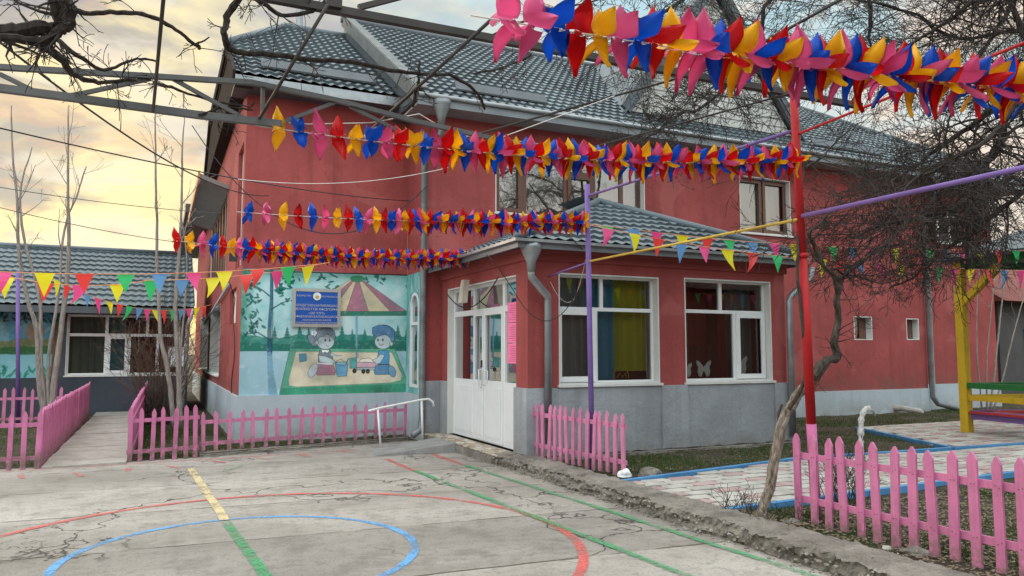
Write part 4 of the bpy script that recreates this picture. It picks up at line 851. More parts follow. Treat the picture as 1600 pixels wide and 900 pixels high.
# ============================================================ MURAL: wall painting (colour per vertex of the paint layer)
class Paint:
    def __init__(s, x0, x1, z0, z1, nx, nz, bg, seed=1):
        s.x0, s.x1, s.z0, s.z1, s.nx, s.nz = x0, x1, z0, z1, nx, nz; s.k = 2
        s.W, s.H = nx*s.k, nz*s.k; s.c = np.zeros((s.H, s.W, 3)); s.c[:] = srgb(*bg)
        s.X, s.Z = np.meshgrid(x0+(np.arange(s.W)+.5)*(x1-x0)/s.W, z0+(np.arange(s.H)+.5)*(z1-z0)/s.H); s.rs = np.random.RandomState(seed)
        s.tex = s.fbm()
    def fbm(s, base=6):
        out = np.zeros((s.H, s.W)); amp = 1
        for o in range(5):
            n = base*2**o; g = s.rs.rand(n+2, n+2); y = np.linspace(0, n, s.H); x = np.linspace(0, n, s.W); yi = np.minimum(y.astype(int), n-1); xi = np.minimum(x.astype(int), n-1); fy = (y-yi)[:, None]; fx = (x-xi)[None]
            fy = fy*fy*(3-2*fy); fx = fx*fx*(3-2*fx)
            v = (g[yi][:, xi]*(1-fx)+g[yi][:, xi+1]*fx)*(1-fy)+(g[yi+1][:, xi]*(1-fx)+g[yi+1][:, xi+1]*fx)*fy
            out += amp*(v-.5); amp *= .55
        return out
    def put(s, mask, col, a=1.0):
        c = np.array(srgb(*col)); s.c += (mask*a)[..., None]*(c-s.c)
    def sl(s, pts, pad=.05):
        xs = [p[0] for p in pts]; zs = [p[1] for p in pts]
        i0 = max(0, int((min(xs)-pad-s.x0)/(s.x1-s.x0)*s.W)); i1 = min(s.W, int((max(xs)+pad-s.x0)/(s.x1-s.x0)*s.W)+1); j0 = max(0, int((min(zs)-pad-s.z0)/(s.z1-s.z0)*s.H)); j1 = min(s.H, int((max(zs)+pad-s.z0)/(s.z1-s.z0)*s.H)+1)
        return slice(j0, j1), slice(i0, i1)
    def _put(s, S, mask, col, a):
        c = np.array(srgb(*col)); sub = s.c[S]; t = np.clip(a*(1+.25*s.tex[S]), 0, 1)*mask; sub += t[..., None]*(c*(1.10+.75*s.tex[S])[..., None]-sub)
    def poly(s, pts, col, a=.95, line=None, lw=.008):
        S = s.sl(pts); X = s.X[S]; Z = s.Z[S]; ins = np.zeros(X.shape, bool); n = len(pts)
        for i in range(n):
            x1, z1 = pts[i]; x2, z2 = pts[(i+1) % n]
            if z1 == z2: continue
            c = ((z1 > Z) != (z2 > Z)) & (X < (x2-x1)*(Z-z1)/(z2-z1)+x1); ins ^= c
        s._put(S, ins.astype(float), col, a)
        if line: s.stroke(list(pts)+[pts[0]], lw, line)
    def stroke(s, pts, w, col, a=.95):
        if not hasattr(w, '__len__'): w = [w]*len(pts)
        S = s.sl(pts, max(w)+.02); X = s.X[S]; Z = s.Z[S]; m = np.zeros(X.shape)
        for i in range(len(pts)-1):
            (x1, z1), (x2, z2) = pts[i], pts[i+1]; dx, dz = x2-x1, z2-z1; L = dx*dx+dz*dz+1e-12; t = np.clip(((X-x1)*dx+(Z-z1)*dz)/L, 0, 1)
            d = np.hypot(X-x1-t*dx, Z-z1-t*dz); ww = w[i]+(w[i+1]-w[i])*t; m = np.maximum(m, np.clip((ww/2-d)/.004+.5, 0, 1))
        s._put(S, m, col, a)
    def ell(s, c, rx, rz, col, a=.95, ang=0, line=None, lw=.008):
        R = max(rx, rz); S = s.sl([(c[0]-R, c[1]-R), (c[0]+R, c[1]+R)]); X = s.X[S]-c[0]; Z = s.Z[S]-c[1]; ca, sa = math.cos(ang), math.sin(ang); u = (X*ca+Z*sa)/rx; v = (-X*sa+Z*ca)/rz
        s._put(S, (u*u+v*v < 1).astype(float), col, a)
        if line: s.stroke([(c[0]+rx*math.cos(t)*ca-rz*math.sin(t)*sa, c[1]+rx*math.cos(t)*sa+rz*math.sin(t)*ca) for t in np.linspace(0, 2*math.pi, 25)], lw, line)
    def mesh(s, name, o, U, N, parent, mat):
        """lay the paint on the wall: a sheet 3 mm proud"""
        cc = s.c.reshape(s.nz, s.k, s.nx, s.k, 3).mean(axis=(1, 3)); nx, nz = s.nx-1, s.nz-1
        o = Vector(o); U = np.array(U); N = np.array(N)
        gx, gz = np.meshgrid(np.linspace(s.x0, s.x1, s.nx), np.linspace(s.z0, s.z1, s.nz))
        V = np.array(o)[None]+gx.reshape(-1, 1)*U[None]+gz.reshape(-1, 1)*np.array([[0, 0, 1.0]])+N[None]*.003
        I = np.arange(nx*nz); r = I//nx; c = I % nx; a = r*s.nx+c; F = np.stack([a, a+1, a+s.nx+1, a+s.nx], 1)
        me = bpy.data.meshes.new(name); me.vertices.add(len(V)); me.vertices.foreach_set('co', V.ravel()); me.loops.add(F.size); me.loops.foreach_set('vertex_index', F.ravel().astype(np.int32))
        me.polygons.add(len(F)); me.polygons.foreach_set('loop_start', (np.arange(len(F))*4).astype(np.int32)); me.update(); me.validate()
        at = me.color_attributes.new('paint', 'FLOAT_COLOR', 'POINT'); at.data.foreach_set('color', np.concatenate([np.clip(cc.reshape(-1, 3), 0, 1), np.ones((len(V), 1))], 1).ravel().astype(np.float32))
        me.materials.append(mat); ob = bpy.data.objects.new(name, me); COL.objects.link(ob); ob.parent = parent; ob.location = -Vector(parent.location); return ob
n_ = NT('mural_paint'); at = n_.N.new('ShaderNodeAttribute'); at.attribute_name = 'paint'; f_n = n_.noise(36, 5, .7); mid_ = n_.noise(2.4, 5, .6)
c_ = n_.mix(at.outputs['Color'], (1.0, 1.0, 1.0), n_.rng(f_n, .68, .80, 0, .15)); c_ = n_.mix(c_, (.82, .85, .85), n_.rng(mid_, .4, .7, 0, .8), 'MULTIPLY')
c_ = n_.mix(c_, (.66, .78, .78), n_.rng(n_.noise(11, 6, .75), .54, .72, 0, .25)); n_.bsdf(c_, .85, f_n, .9, .012, spec=.2); M['mural'] = n_.m

P = Paint(XG+.002, XM-.001, .806, 3.10, 380, 290, (186, 218, 222), 4)
q3 = lambda x, y: (lambda w: (w.x, w.z))(aty(x/2.812+360, y/2.812+400, YW))       # points read off the mural, in wall metres
q6 = lambda x, y: (lambda w: (w.x, w.z))(aty(x/4.735+470, y/4.735+420, YW))
H_ = (P.Z-P.z0)/(P.z1-P.z0); Wd = (P.X-P.x0)/(P.x1-P.x0)
P.put(np.clip((.62+.25*P.tex-H_)*3, 0, 1)*.5, (140, 190, 200)); P.put(np.clip(P.fbm(5)*2.5, 0, 1), (120, 196, 200), .6); P.put(np.clip(P.fbm(8)*2.5-.2, 0, 1), (208, 226, 226), .8)
P.put(np.clip((.09-Wd+.05*P.tex)*14, 0, 1), (34, 140, 118), .85); P.put(np.clip((H_-.90+.08*P.tex)*9, 0, 1), (58, 150, 134), .8); P.put(np.clip((Wd-.93+.05*P.tex)*12, 0, 1), (120, 190, 190), .6)
# ground, hedge and firs
gl = q3(500, 418)[1]; P.put((P.Z < gl+.012*P.tex).astype(float), (166, 200, 214), .9); P.put(((P.Z < gl) & (P.fbm(9) > .12)).astype(float), (200, 220, 226), .5)
hd = q3(500, 352)[1]; P.put(((P.Z > gl) & (P.Z < hd+.10*P.tex)).astype(float), (48, 132, 116), .9); P.put(((P.Z > gl) & (P.Z < gl+.18+.1*P.tex)).astype(float), (26, 102, 88), .6)
for x, y, w_, h_ in ((195, 305, 26, 60), (250, 308, 30, 55), (305, 305, 34, 60), (345, 312, 24, 50), (490, 302, 34, 70), (535, 318, 22, 60), (590, 318, 30, 60), (735, 300, 34, 70), (775, 302, 26, 70), (455, 325, 24, 40)):
    for k in range(4): P.poly([q3(x-w_*(.2+.14*k), y+h_*(.32+.22*k)), q3(x, y+h_*.2*k), q3(x+w_*(.2+.14*k), y+h_*(.32+.22*k))], (38, 116, 104), .9)
# sand pit
P.poly([q3(*a) for a in ((262, 405), (722, 408), (786, 575), (772, 612), (214, 616), (226, 562))], (92, 158, 132), .95, (40, 100, 84), .01)
P.poly([q3(*a) for a in ((214, 616), (226, 580), (780, 560), (772, 612))], (60, 140, 112), .9)
P.poly([q3(*a) for a in ((288, 420), (708, 424), (752, 520), (748, 545), (700, 556), (290, 574), (258, 568), (256, 545))], (206, 194, 172), .95, (120, 130, 110), .006)
# tree at the left
P.stroke([q3(182, 60), q3(180, 200), q3(172, 330), q3(172, 430)], [.05, .055, .075, .085], (52, 98, 124)); P.stroke([q3(172, 430), q3(178, 520), q3(188, 612)], [.085, .11, .16], (112, 156, 180), .8)
P.stroke([q3(188, 60), q3(187, 300), q3(182, 430)], .014, (24, 66, 96))
for br in (((178, 180), (140, 150), (80, 112)), ((180, 235), (230, 205), (275, 195)), ((176, 370), (120, 335), (60, 345)), ((100, 330), (92, 285), (80, 262))): P.stroke([q3(*a) for a in br], [.03, .022, .010], (44, 96, 104))
random.seed(4)
for cx, cy, n in ((90, 130, 16), (110, 200, 12), (75, 250, 10), (110, 300, 12), (75, 340, 8), (225, 150, 14), (260, 130, 10), (235, 185, 7), (450, 115, 10), (660, 100, 9), (270, 95, 8), (395, 95, 6), (800, 150, 10), (620, 95, 5)):
    for _ in range(n):
        a = q3(cx+random.gauss(0, 18), cy+random.gauss(0, 16)); P.ell(a, random.uniform(.035, .062), random.uniform(.014, .024), random.choice([(18, 92, 84), (30, 116, 102), (12, 78, 84)]), .9, random.uniform(-1.4, 1.4))
# parasol
ap = q6(413, 82); bots = [(-30, 318), (110, 318), (222, 318), (335, 316), (500, 316), (660, 316), (786, 318)]
for i in range(6): P.poly([q6(413+(i-3)*14, 80), q6(413+(i-2)*14, 80), q6(*bots[i+1]), q6(*bots[i])], (158, 106, 124) if i % 2 == 1 else (196, 182, 150), .95, (70, 50, 60), .006)
P.poly([q6(-30, 315), q6(786, 315), q6(786, 347), q6(-30, 350)], (54, 116, 96), .95, (30, 70, 60), .006); P.ell(q6(415, 76), .125, .062, (60, 130, 96), 1, 0, (30, 80, 60))
P.stroke([q6(410, 350), q6(412, 655)], .034, (112, 152, 178)); P.stroke([q6(420, 350), q6(422, 655)], .006, (70, 110, 140))
LN_ = (34, 40, 50); SK = (176, 188, 192)
# toy cube, bucket, toy truck
P.poly([q3(302, 430), q3(333, 428), q3(335, 460), q3(305, 465)], (74, 140, 170), 1, (30, 60, 90))
# girl (kneeling, ponytail)
P.ell(q6(88, 530), .068, .125, (132, 142, 160), 1, .6, LN_); P.ell(q6(175, 492), .205, .165, (138, 146, 164), 1, 0, LN_)
P.ell(q6(182, 540), .165, .140, SK, 1, 0, LN_); P.ell(q6(118, 545), .032, .042, SK, 1, 0, LN_)
P.poly([q6(*a) for a in ((112, 500), (130, 455), (180, 432), (230, 445), (240, 485), (215, 495), (196, 478), (170, 500), (140, 505), (122, 530))], (138, 146, 164), 1, LN_)
for ex in (182, 214): P.ell(q6(ex, 526), .018, .032, (30, 34, 44)); P.ell(q6(ex+3, 519), .007, .010, (230, 235, 235))
P.stroke([q6(184, 560), q6(200, 576), q6(212, 566)], .007, LN_); P.stroke([q6(170, 503), q6(186, 500)], .006, LN_); P.stroke([q6(206, 500), q6(220, 505)], .006, LN_)
for k in range(5): P.ell((q6(98, 475)[0]+.034*math.cos(k*1.26), q6(98, 475)[1]+.034*math.sin(k*1.26)), .024, .024, (222, 222, 226), 1, 0, LN_, .003)
P.poly([q6(*a) for a in ((140, 600), (215, 600), (235, 640), (240, 705), (130, 700), (128, 640))], (112, 124, 132), 1, LN_); P.poly([q6(*a) for a in ((150, 596), (212, 600), (200, 625), (180, 615), (160, 625))], (220, 222, 222), 1, LN_)
P.poly([q6(*a) for a in ((128, 640), (180, 645), (240, 672), (262, 690), (232, 702), (140, 690))], SK, 1, LN_); P.stroke([q6(230, 632), q6(262, 650), q6(296, 650)], [.05, .035, .02], SK); P.stroke([q6(232, 622), q6(262, 640), q6(302, 642)], .007, LN_)
P.poly([q6(*a) for a in ((134, 700), (238, 702), (258, 760), (250, 784), (120, 786), (112, 745))], (166, 118, 140), 1, LN_); P.ell(q6(90, 752), .075, .135, (186, 194, 204), 1, -.45, LN_); P.stroke([q6(128, 698), q6(234, 704)], .022, (214, 218, 222))
P.poly([q6(*a) for a in ((254, 700), (350, 700), (338, 792), (268, 796))], (104, 162, 196), 1, LN_, .009); P.ell(q6(302, 700), .128, .030, (134, 184, 206), 1, 0, LN_); P.stroke([q6(262, 700), q6(266, 680), q6(300, 666), q6(325, 690)], .008, LN_); P.stroke([q6(335, 700), q6(352, 664)], .022, (44, 110, 110))
# boy (kneeling, short hair)
P.ell(q6(618, 480), .235, .170, (86, 128, 166), 1, -.2, LN_); P.ell(q6(607, 540), .165, .140, SK, 1, 0, LN_); P.ell(q6(668, 552), .035, .050, SK, 1, 0, LN_)
P.poly([q6(*a) for a in ((528, 480), (530, 435), (580, 415), (650, 425), (692, 470), (690, 530), (672, 545), (655, 505), (620, 478), (580, 500), (545, 495))], (86, 128, 166), 1, LN_, .009)
for ex in (570, 606): P.ell(q6(ex, 524), .018, .032, (30, 34, 44)); P.ell(q6(ex+3, 517), .007, .010, (230, 235, 235))
P.stroke([q6(576, 552), q6(592, 568), q6(612, 556)], .012, (120, 50, 50)); P.stroke([q6(558, 503), q6(574, 498)], .007, LN_); P.stroke([q6(600, 496), q6(616, 498)], .007, LN_)
P.poly([q6(*a) for a in ((575, 605), (640, 602), (655, 640), (652, 705), (570, 705), (566, 650))], (78, 138, 180), 1, LN_); P.poly([q6(*a) for a in ((590, 630), (620, 640), (585, 700), (540, 700), (532, 672), (560, 660))], SK, 1, LN_)
P.poly([q6(*a) for a in ((560, 708), (655, 708), (662, 780), (548, 782), (534, 740))], (86, 126, 160), 1, LN_); P.ell(q6(674, 758), .070, .115, (110, 146, 176), 1, .35, LN_)
P.poly([q6(*a) for a in ((360, 662), (412, 655), (416, 735), (362, 735))], (84, 150, 150), 1, LN_); P.poly([q6(*a) for a in ((414, 690), (548, 690), (552, 728), (412, 728))], (190, 150, 165), 1, LN_); P.poly([q6(*a) for a in ((424, 690), (450, 664), (510, 660), (545, 690))], (220, 212, 196), 1, LN_); P.poly([q6(*a) for a in ((412, 728), (552, 728), (545, 748), (412, 748))], (150, 160, 165), 1, LN_)
for a in ((396, 755), (462, 758), (495, 758)): P.ell(q6(*a), .040, .046, (22, 24, 28)); P.ell(q6(*a), .010, .012, (110, 110, 112))
mu = P.mesh('mural', (0, YW, 0), (1, 0, 0), (0, -1, 0), bl, M['mural']); mu['label'] = 'wall painting of two children playing in a sand pit under a striped parasol'
P = Paint(YM+.02, YW-.004, .81, 3.10, 60, 140, (150, 200, 206), 9)
P.put(np.clip(P.fbm(4)*3, 0, 1), (80, 160, 150), .7); random.seed(6)
for _ in range(46): P.ell((random.uniform(YM, YW), random.uniform(2.1, 3.1)), .07, .014, (24, 110, 96), .9, 1.57+random.uniform(-.7, .7))
P.c[:] = np.where(((P.X > YM+.42) & (P.X < YM+.95) & (P.Z > .92) & (P.Z < 2.72))[..., None], srgb(120, 170, 172), P.c)
ob = P.mesh('mural', (XM, 0, 0), (0, 1, 0), (-1, 0, 0), bl, M['mural']); ob['label'] = 'painted leaves around the narrow arched window'
# cut the paint layer away over the arched window
bm = bmesh.new(); bm.from_mesh(ob.data); cy, r_ = YM+.685, .265
dl = [f for f in bm.faces if (lambda c: YM+.42 < c.y < YM+.95 and .92 < c.z < 2.46 or (c.z >= 2.46 and math.hypot(c.y-cy, c.z-2.46) < r_))(f.calc_center_median())]
bmesh.ops.delete(bm, geom=dl, context='FACES'); bm.to_mesh(ob.data); bm.free()

# ---- plaque
a_, b_ = aty(459, 508, YW-.06), aty(530, 455, YW-.06)
pq = thing('wall_plaque', 'blue official name plaque with silver frame and emblem over the mural', 'sign', (a_.x, YW-.03, a_.z))
m = MB(); m.box((a_.x, YW-.06, a_.z), (b_.x, YW-.005, b_.z)); m.build('board', m_plain('blue_plaque_enamel', srgb(10, 78, 164), .4, .06, 3, .02), pq)
m = MB(); m.wall((a_.x-.03, YW-.068, 0), X_, FN, b_.x-a_.x+.06, a_.z-.03, b_.z+.03, [(.055, b_.x-a_.x+.005, a_.z+.025, b_.z-.025)], .03); m.build('frame', m_plain('brushed_silver_frame', (.52, .50, .47), .35, .1, 6, .05, .6), pq)
def text(s, x, z, size, mat, parent, y, align='CENTER', sx=1.0):
    cu = bpy.data.curves.new('lettering', 'FONT'); cu.body = s; cu.size = size; cu.align_x = align; cu.extrude = .0015; cu.resolution_u = 2
    tmp = bpy.data.objects.new('tmp', cu); COL.objects.link(tmp); bpy.context.view_layer.update(); me = bpy.data.meshes.new_from_object(tmp); bpy.data.objects.remove(tmp)
    me.transform(Matrix.Translation((x, y, z)) @ Matrix.Rotation(RAD(90), 4, 'X') @ Matrix.Diagonal((sx, 1, 1, 1))); me.materials.clear(); me.materials.append(mat)
    o = bpy.data.objects.new('lettering', me); COL.objects.link(o); o.parent = parent; o.location = -Vector(parent.location); return o
gold = m_plain('silver_lettering', (.55, .52, .55), .4, .05); cx = (a_.x+b_.x)/2; W_ = b_.x-a_.x; Hh = b_.z-a_.z; zz = lambda t: a_.z+Hh*(1-t)
text('ҚАЗАҚСТАН', cx-W_*.29, zz(.18), .042, gold, pq, YW-.064); text('РЕСПУБЛИКАСЫ', cx+W_*.29, zz(.19), .036, gold, pq, YW-.064)
for s_, t_, z_ in (('ӘКІМДІГІНІҢ БАЛАБАҚШАСЫ', .46, .058), ('МЕМЛЕКЕТТІК КӘСІПОРНЫ', .57, .060), ('«ОЮ ҮЛГІ»', .68, .056), ('БӨБЕКЖАЙ-БАЛАБАҚШАСЫ', .78, .058), ('АУДАНДЫҚ БІЛІМ БӨЛІМІ', .87, .040), ('МЕМЛЕКЕТТІК ҚАЗЫНАЛЫҚ МЕКЕМЕСІ', .95, .040)): text(s_, cx, zz(t_), z_, gold, pq, YW-.064)
m = MB(); ez = zz(.17); m.tube([(cx, YW-.062, ez), (cx, YW-.075, ez)], .074, 24); m.build('emblem', m_plain('white_emblem_enamel', (.72, .74, .76), .4), pq)
m = MB(); m.tube([(cx, YW-.0755, ez-.012), (cx, YW-.079, ez-.012)], .036, 5); m.tube([(cx, YW-.079, ez-.02), (cx, YW-.082, ez-.02)], .018, 12); m.build('emblem_centre', m_plain('gold_emblem', (.62, .40, .10), .35, .1, 5, .02, .5), pq)
# ============================================================ ANNEX on the left
YA, XA1 = 22.5, .72
ax_ = thing('annex_building', 'low annex with grey tile roof and dark plinth at the end of the path', 'building', (-4, YA, 0))
m = MB(); m.wall((-15, YA, 0), X_, FN, XA1+15, .93, 2.95, [(12.84, 15.52, .98, 2.56)], .3); m.box((XA1-.3, YA+.3, 0), (XA1, YA+5, 2.95)); m.build('wall', m_stucco('dark_grey_render', (.085, .09, .10), .15, 22, .4), ax_)
m = MB(); m.box((-15, YA-.03, -.05), (XA1+.02, YA+.3, .93)); m.build('plinth', m_stucco('slate_painted_plinth', (.060, .070, .088), .12, 22, .3), ax_)
bl_save, bl = bl, ax_
window((-15, YA, 0), X_, FN, 12.84, 15.52, .98, 2.56, [(0, .335, 0, .67), (.335, .54, 0, .67), (.54, .80, 0, .67), (.80, 1, 0, .67), (0, .335, .67, 1), (.335, .70, .67, 1), (.70, 1, .67, 1)], depth=.10, sashes=(1,), glass='glass_dark', fw=.075, curtains=[(0, .33, 0, 1, CG, .2), (.33, .5, 0, 1, CB, .25), (.5, .62, 0, 1, cm('plum_curtain', (.14, .05, .12)), .3), (.62, 1, 0, 1, CR, .5)])
bl = bl_save
AE = Vector((-15, YA-.75, 2.74)); ARY, ARZ = 25.4, 4.56; Sa = Vector((0, ARY-AE.y, ARZ-AE.z)); La = Sa.length
m = MB(); tile_roof(m, AE, (XA1+.12, AE.y, AE.z), Sa, int(La/.36)+1, lambda b: (0, 15+XA1+.12), .19, .36, .014, .05); ar = m.build('roof', M['tile'], ax_)
m = MB(); m.add([(-15, AE.y+.02, AE.z-.05), (XA1+.1, AE.y+.02, AE.z-.05), (XA1+.1, ARY, ARZ-.05), (-15, ARY, ARZ-.05), (-15, ARY+3.5, AE.z-.05), (XA1+.1, ARY+3.5, AE.z-.05)], [(0, 1, 2, 3), (3, 2, 5, 4), (0, 4, 5, 1), (1, 5, 2), (0, 3, 4)]); m.build('roof_body', M['trimgrey'], ar)
m = MB(); m.box((-15, AE.y-.03, AE.z-.18), (XA1+.1, AE.y, AE.z-.01)); m.build('fascia', M['trimgrey'], ar)
m = MB(); m.tube([(-15, ARY, ARZ+.05), (XA1+.1, ARY, ARZ+.05)], .08, 8); m.build('ridge_cap', M['tile'], ar, True)
m = MB(); m.tube([(XA1+.02, AE.y-.1, 2.72), (XA1+.02, AE.y-.1, 2.5), (XA1-.02, YA-.16, 2.35), (XA1-.10, YA-.16, .1)], .06, 10); o = m.build('downpipe', M['white'], ax_, True)
m = MB(); m.box((.22, YA-.28, 1.20), (.62, YA-.031, 1.72)); m.build('meter_box', M['white'], ax_)
P = Paint(-4.6, -2.32, .935, 2.6, 150, 110, (92, 150, 178), 3)
P.put(np.clip(P.fbm(5)*3, 0, 1), (150, 190, 200), .7); P.put(((P.Z < 1.9+.15*P.tex) & (P.Z > 1.55)).astype(float), (120, 118, 48), .85); P.put(((P.Z < 1.72+.1*P.tex) & (P.Z > 1.5)).astype(float), (52, 104, 62), .9)
P.put((P.Z < 1.53+.03*P.tex).astype(float), (140, 196, 206), .9); P.put(np.clip((P.X+2.55)*7, 0, 1), (44, 120, 110), .8); random.seed(2)
for _ in range(70): P.ell((random.uniform(-4.6, -2.4), random.uniform(.95, 1.2)), .09, .022, (40, 126, 106), .85, random.uniform(.6, 2.4))
for _ in range(50): P.ell((random.uniform(-4.6, -2.4), random.uniform(2.35, 2.6)), .08, .025, (30, 70, 60), .85, random.uniform(0, 3))
P.ell((-2.85, 2.1), .2, .26, (150, 118, 88), .8); P.ell((-3.9, 1.25), .14, .22, (196, 200, 206), .7); P.stroke([(-2.4, 2.3), (-2.45, 1.0)], .07, (110, 70, 50))
ob = P.mesh('mural', (0, YA, 0), (1, 0, 0), (0, -1, 0), ax_, M['mural']); ob['label'] = 'painted meadow scene beside the annex window'

# ============================================================ PICKET FENCES
def picket_mesh(h, w, th):
    return [(-w/2, 0), (w/2, 0), (w/2, h-.055), (w*.12, h-.006), (0, h), (-w*.12, h-.006), (-w/2, h-.055)]
def fence(p0, p1, pitch, h, z0, z1, label, mat='pink', w=.062, rails=(.2, .60), seed=1, back=1, lean=.02, railover=.04, zj=.012, group='pink picket fences'):
    p0 = Vector((*p0, z0)); p1 = Vector((*p1, z1)); d = p1-p0; L = d.length; t = d.normalized(); th = Vector((t.x, t.y, 0)).normalized(); n_ = Vector((th.y, -th.x, 0))*back
    root = thing('picket_fence', label, 'fence', tuple(p0), group); rnd = random.Random(seed); n = max(1, round(L/pitch))
    for i in range(n+1):
        m = MB(); q = p0+t*(L*i/n+rnd.uniform(-.012, .012)); ln = rnd.uniform(-lean, lean)*1.2; Uv = (th+Vector((0, 0, ln))).normalized(); Vv = (Vector((0, 0, 1))-th*ln+n_*rnd.uniform(-.012, .012)).normalized(); ww = w*rnd.uniform(.93, 1.07)
        m.prism(picket_mesh(h*rnd.uniform(.985, 1.02), ww, .02), q+Vector((0, 0, rnd.uniform(-zj, zj))), Uv, Vv, -n_*.02); 
        if L/n < .18 and h > .7 and mat in ('pink', 'pink_old') and p0.x > 4:
            for rz_ in rails:
                for dx_ in (-.012, .014):
                    c0 = q+Uv*dx_+Vv*(rz_+rnd.uniform(-.012, .012))+n_*.0; m.tube([c0-n_*.0185, c0-n_*.0225], .0042, 6, 1)
            m.build('picket', [M[mat], M['nail']], root)
        else: m.build('picket', M[mat], root)
    for r in rails:
        m = MB(); m.bar(p0-t*railover+Vector((0, 0, r))+n_*.014, p1+t*railover+Vector((0, 0, r+rnd.uniform(-.01, .01)))+n_*.014, .024, .055); m.build('rail', M[mat], root)
    return root
fence((5.21, 5.12), (5.20, 1.9), .163, .775, .10, .12, 'bright pink picket fence in the right foreground beside the vine trunk', w=.070, rails=(.20, .575), seed=3, lean=.03, back=-1)
fence((4.79, 9.60), (5.04, 7.68), .137, .74, .145, .13, 'faded pink picket fence standing at the porch corner by the purple pole', 'pink_old', .058, (.16, .58), 4, lean=.05, back=-1)
fence((-.33, 12.42), (.56, 12.50), .15, .80, -.03, -.01, 'short pink picket fence right of the path entrance', 'pink', .058, (.17, .62), 5, back=-1)
fence((.66, 12.60), (4.06, 13.30), .197, .62, .06, .08, 'low pink picket fence on the kerb below the mural', 'pink_old', .058, (.13, .46), 6, lean=.035, back=-1)
fence((-4.4, 12.20), (-1.46, 12.26), .158, .80, -.02, -.02, 'pink picket fence at the left edge in front of the saplings', 'pink', .06, (.17, .62), 7, back=-1)
fence((-1.43, 12.30), (-1.50, 21.2), .088, .84, -.02, .0, 'pink picket fence along the left side of the path', 'pink', .075, (.2, .64), 8, back=-1)
fence((-.31, 12.46), (-.22, 21.4), .088, .84, -.02, .0, 'pink picket fence along the right side of the path', 'pink', .075, (.2, .64), 9, back=1)
fence((-6.5, 19.0), (-1.9, 19.15), .17, .84, -.02, -.02, 'rear pink picket fence in front of the annex mural', 'pink_old', .06, (.2, .62), 10, back=-1)

# ============================================================ PERGOLA: poles, rails, steel truss
def pole(name, label, pts, r, mats, cat='pole', n=12):
    m = MB(); m.tube(pts, r, n); o = m.build(name, mats, None, True); return tag(o, label, cat)
rp = thing('pergola_pole', 'tall red painted steel pole rising behind the right pink fence', 'pole', (5.13, 4.88, .05))
rb = atz(1271, 700, .72)
b0 = Vector((5.38, 5.10, .05)); t0 = Vector((5.03, 4.87, 3.92)); k0 = b0.lerp(t0, .235); k1 = b0.lerp(t0, .62)
m = MB(); m.tube([k0, k1], .043, 14); m.build('lower_tube', M['redpaint'], rp, True)
m = MB(); m.tube([b0, k0], .044, 14); o = m.build('painted_foot', M['pinkpaint'], rp, True); o['label'] = 'pink painted foot of the red pole'
m = MB(); m.tube([k1, t0], .036, 14); m.build('upper_tube', M['redpaint'], rp, True)
m = MB(); m.tube([k1-Vector((0, 0, .02)), k1+Vector((0, 0, .02))], .05, 14); m.build('collar', M['redpaint'], rp, True)
pp = Vector((4.96, 8.33, 0))
pole('pergola_pole', 'slim purple painted steel pole behind the porch corner fence', [(5.02, 8.36, .05), (4.94, 8.30, 3.75)], .034, M['purple'])
pole('pergola_pole', 'thin purple pole in the left garden before the annex', [aty(28, 668, 19.5), aty(28, 424, 19.5)], .04, M['purple'])
def rail(name, label, p, q, r, mat): m = MB(); m.tube([p, q], r, 10); return tag(m.build(name, mat, None, True), label, 'pipe')
rail('pergola_rail', 'yellow pipe between the purple pole and the red pole', (4.96, 8.30, 2.75), (5.07, 4.92, 2.76), .013, M['yellowpaint'])
rail('pergola_rail', 'thick purple pipe running right from the red pole', (5.10, 4.88, 2.79), (4.86, 1.6, 2.75), .019, M['purple'])
rail('pergola_rail', 'red pipe running up to the right from the top of the red pole', (5.07, 4.88, 3.52), (4.72, 1.6, 3.53), .011, M['redpaint'])
rail('pergola_rail', 'lilac pipe running from the purple pole up behind the long pinwheel garland', (4.95, 8.30, 3.60), (5.06, 4.90, 3.56), .016, M['purple'])
rail('pergola_rail', 'thin purple bar from the purple pole to the porch downpipe', (4.96, 8.32, 2.74), (4.98, 9.46, 2.66), .012, M['purple'])
# truss beam on the left, spanning towards the facade
YT = 5.15
def T_(u, v, Y=YT): return aty(u, v, Y)
tr = thing('steel_truss', 'grey welded steel truss crossing in front of the sky and the wing', 'truss', tuple(T_(0, 140)), None)
def seg(name, pts, w, h, mat, parent):
    m = MB()
    for a, b in zip(pts[:-1], pts[1:]):
        m.bar(Vector(a), Vector(b), w, h)
    return m.build(name, mat, parent)
seg('top_chord', [T_(-260, 98), T_(0, 105), T_(249, 120), T_(393, 129), T_(527, 157), T_(647, 189), T_(820, 228), T_(930, 258)], .035, .032, M['steel'], tr)
seg('bottom_chord', [T_(-260, 110), T_(0, 138), T_(107, 152), T_(311, 180), T_(440, 194)], .045, .044, M['steel'], tr)
for k, (a, b) in enumerate([((0, 116), (55, 143)), ((110, 150), (235, 123)), ((268, 122), (390, 190)), ((411, 133), (410, 190)), ((440, 192), (523, 160)), ((547, 166), (640, 214))]):
    seg('brace', [T_(*a, YT+.01), T_(*b, YT+.01)], .025, .024, M['steel'], tr)
YB = 4.70
tb = thing('steel_beam', 'dark upper pergola beam passing above the roof to the red pole', 'beam', tuple(aty(430, 0, YB)))
seg('top_chord', [aty(330, -20, YB), aty(820, 70, YB), aty(1000, 103, YB), aty(1345, 166, YB)], .05, .05, M['steel_dark'], tb)
seg('brace', [aty(560, 12, YB), aty(820, -55, YB)], .03, .035, M['steel_dark'], tb)
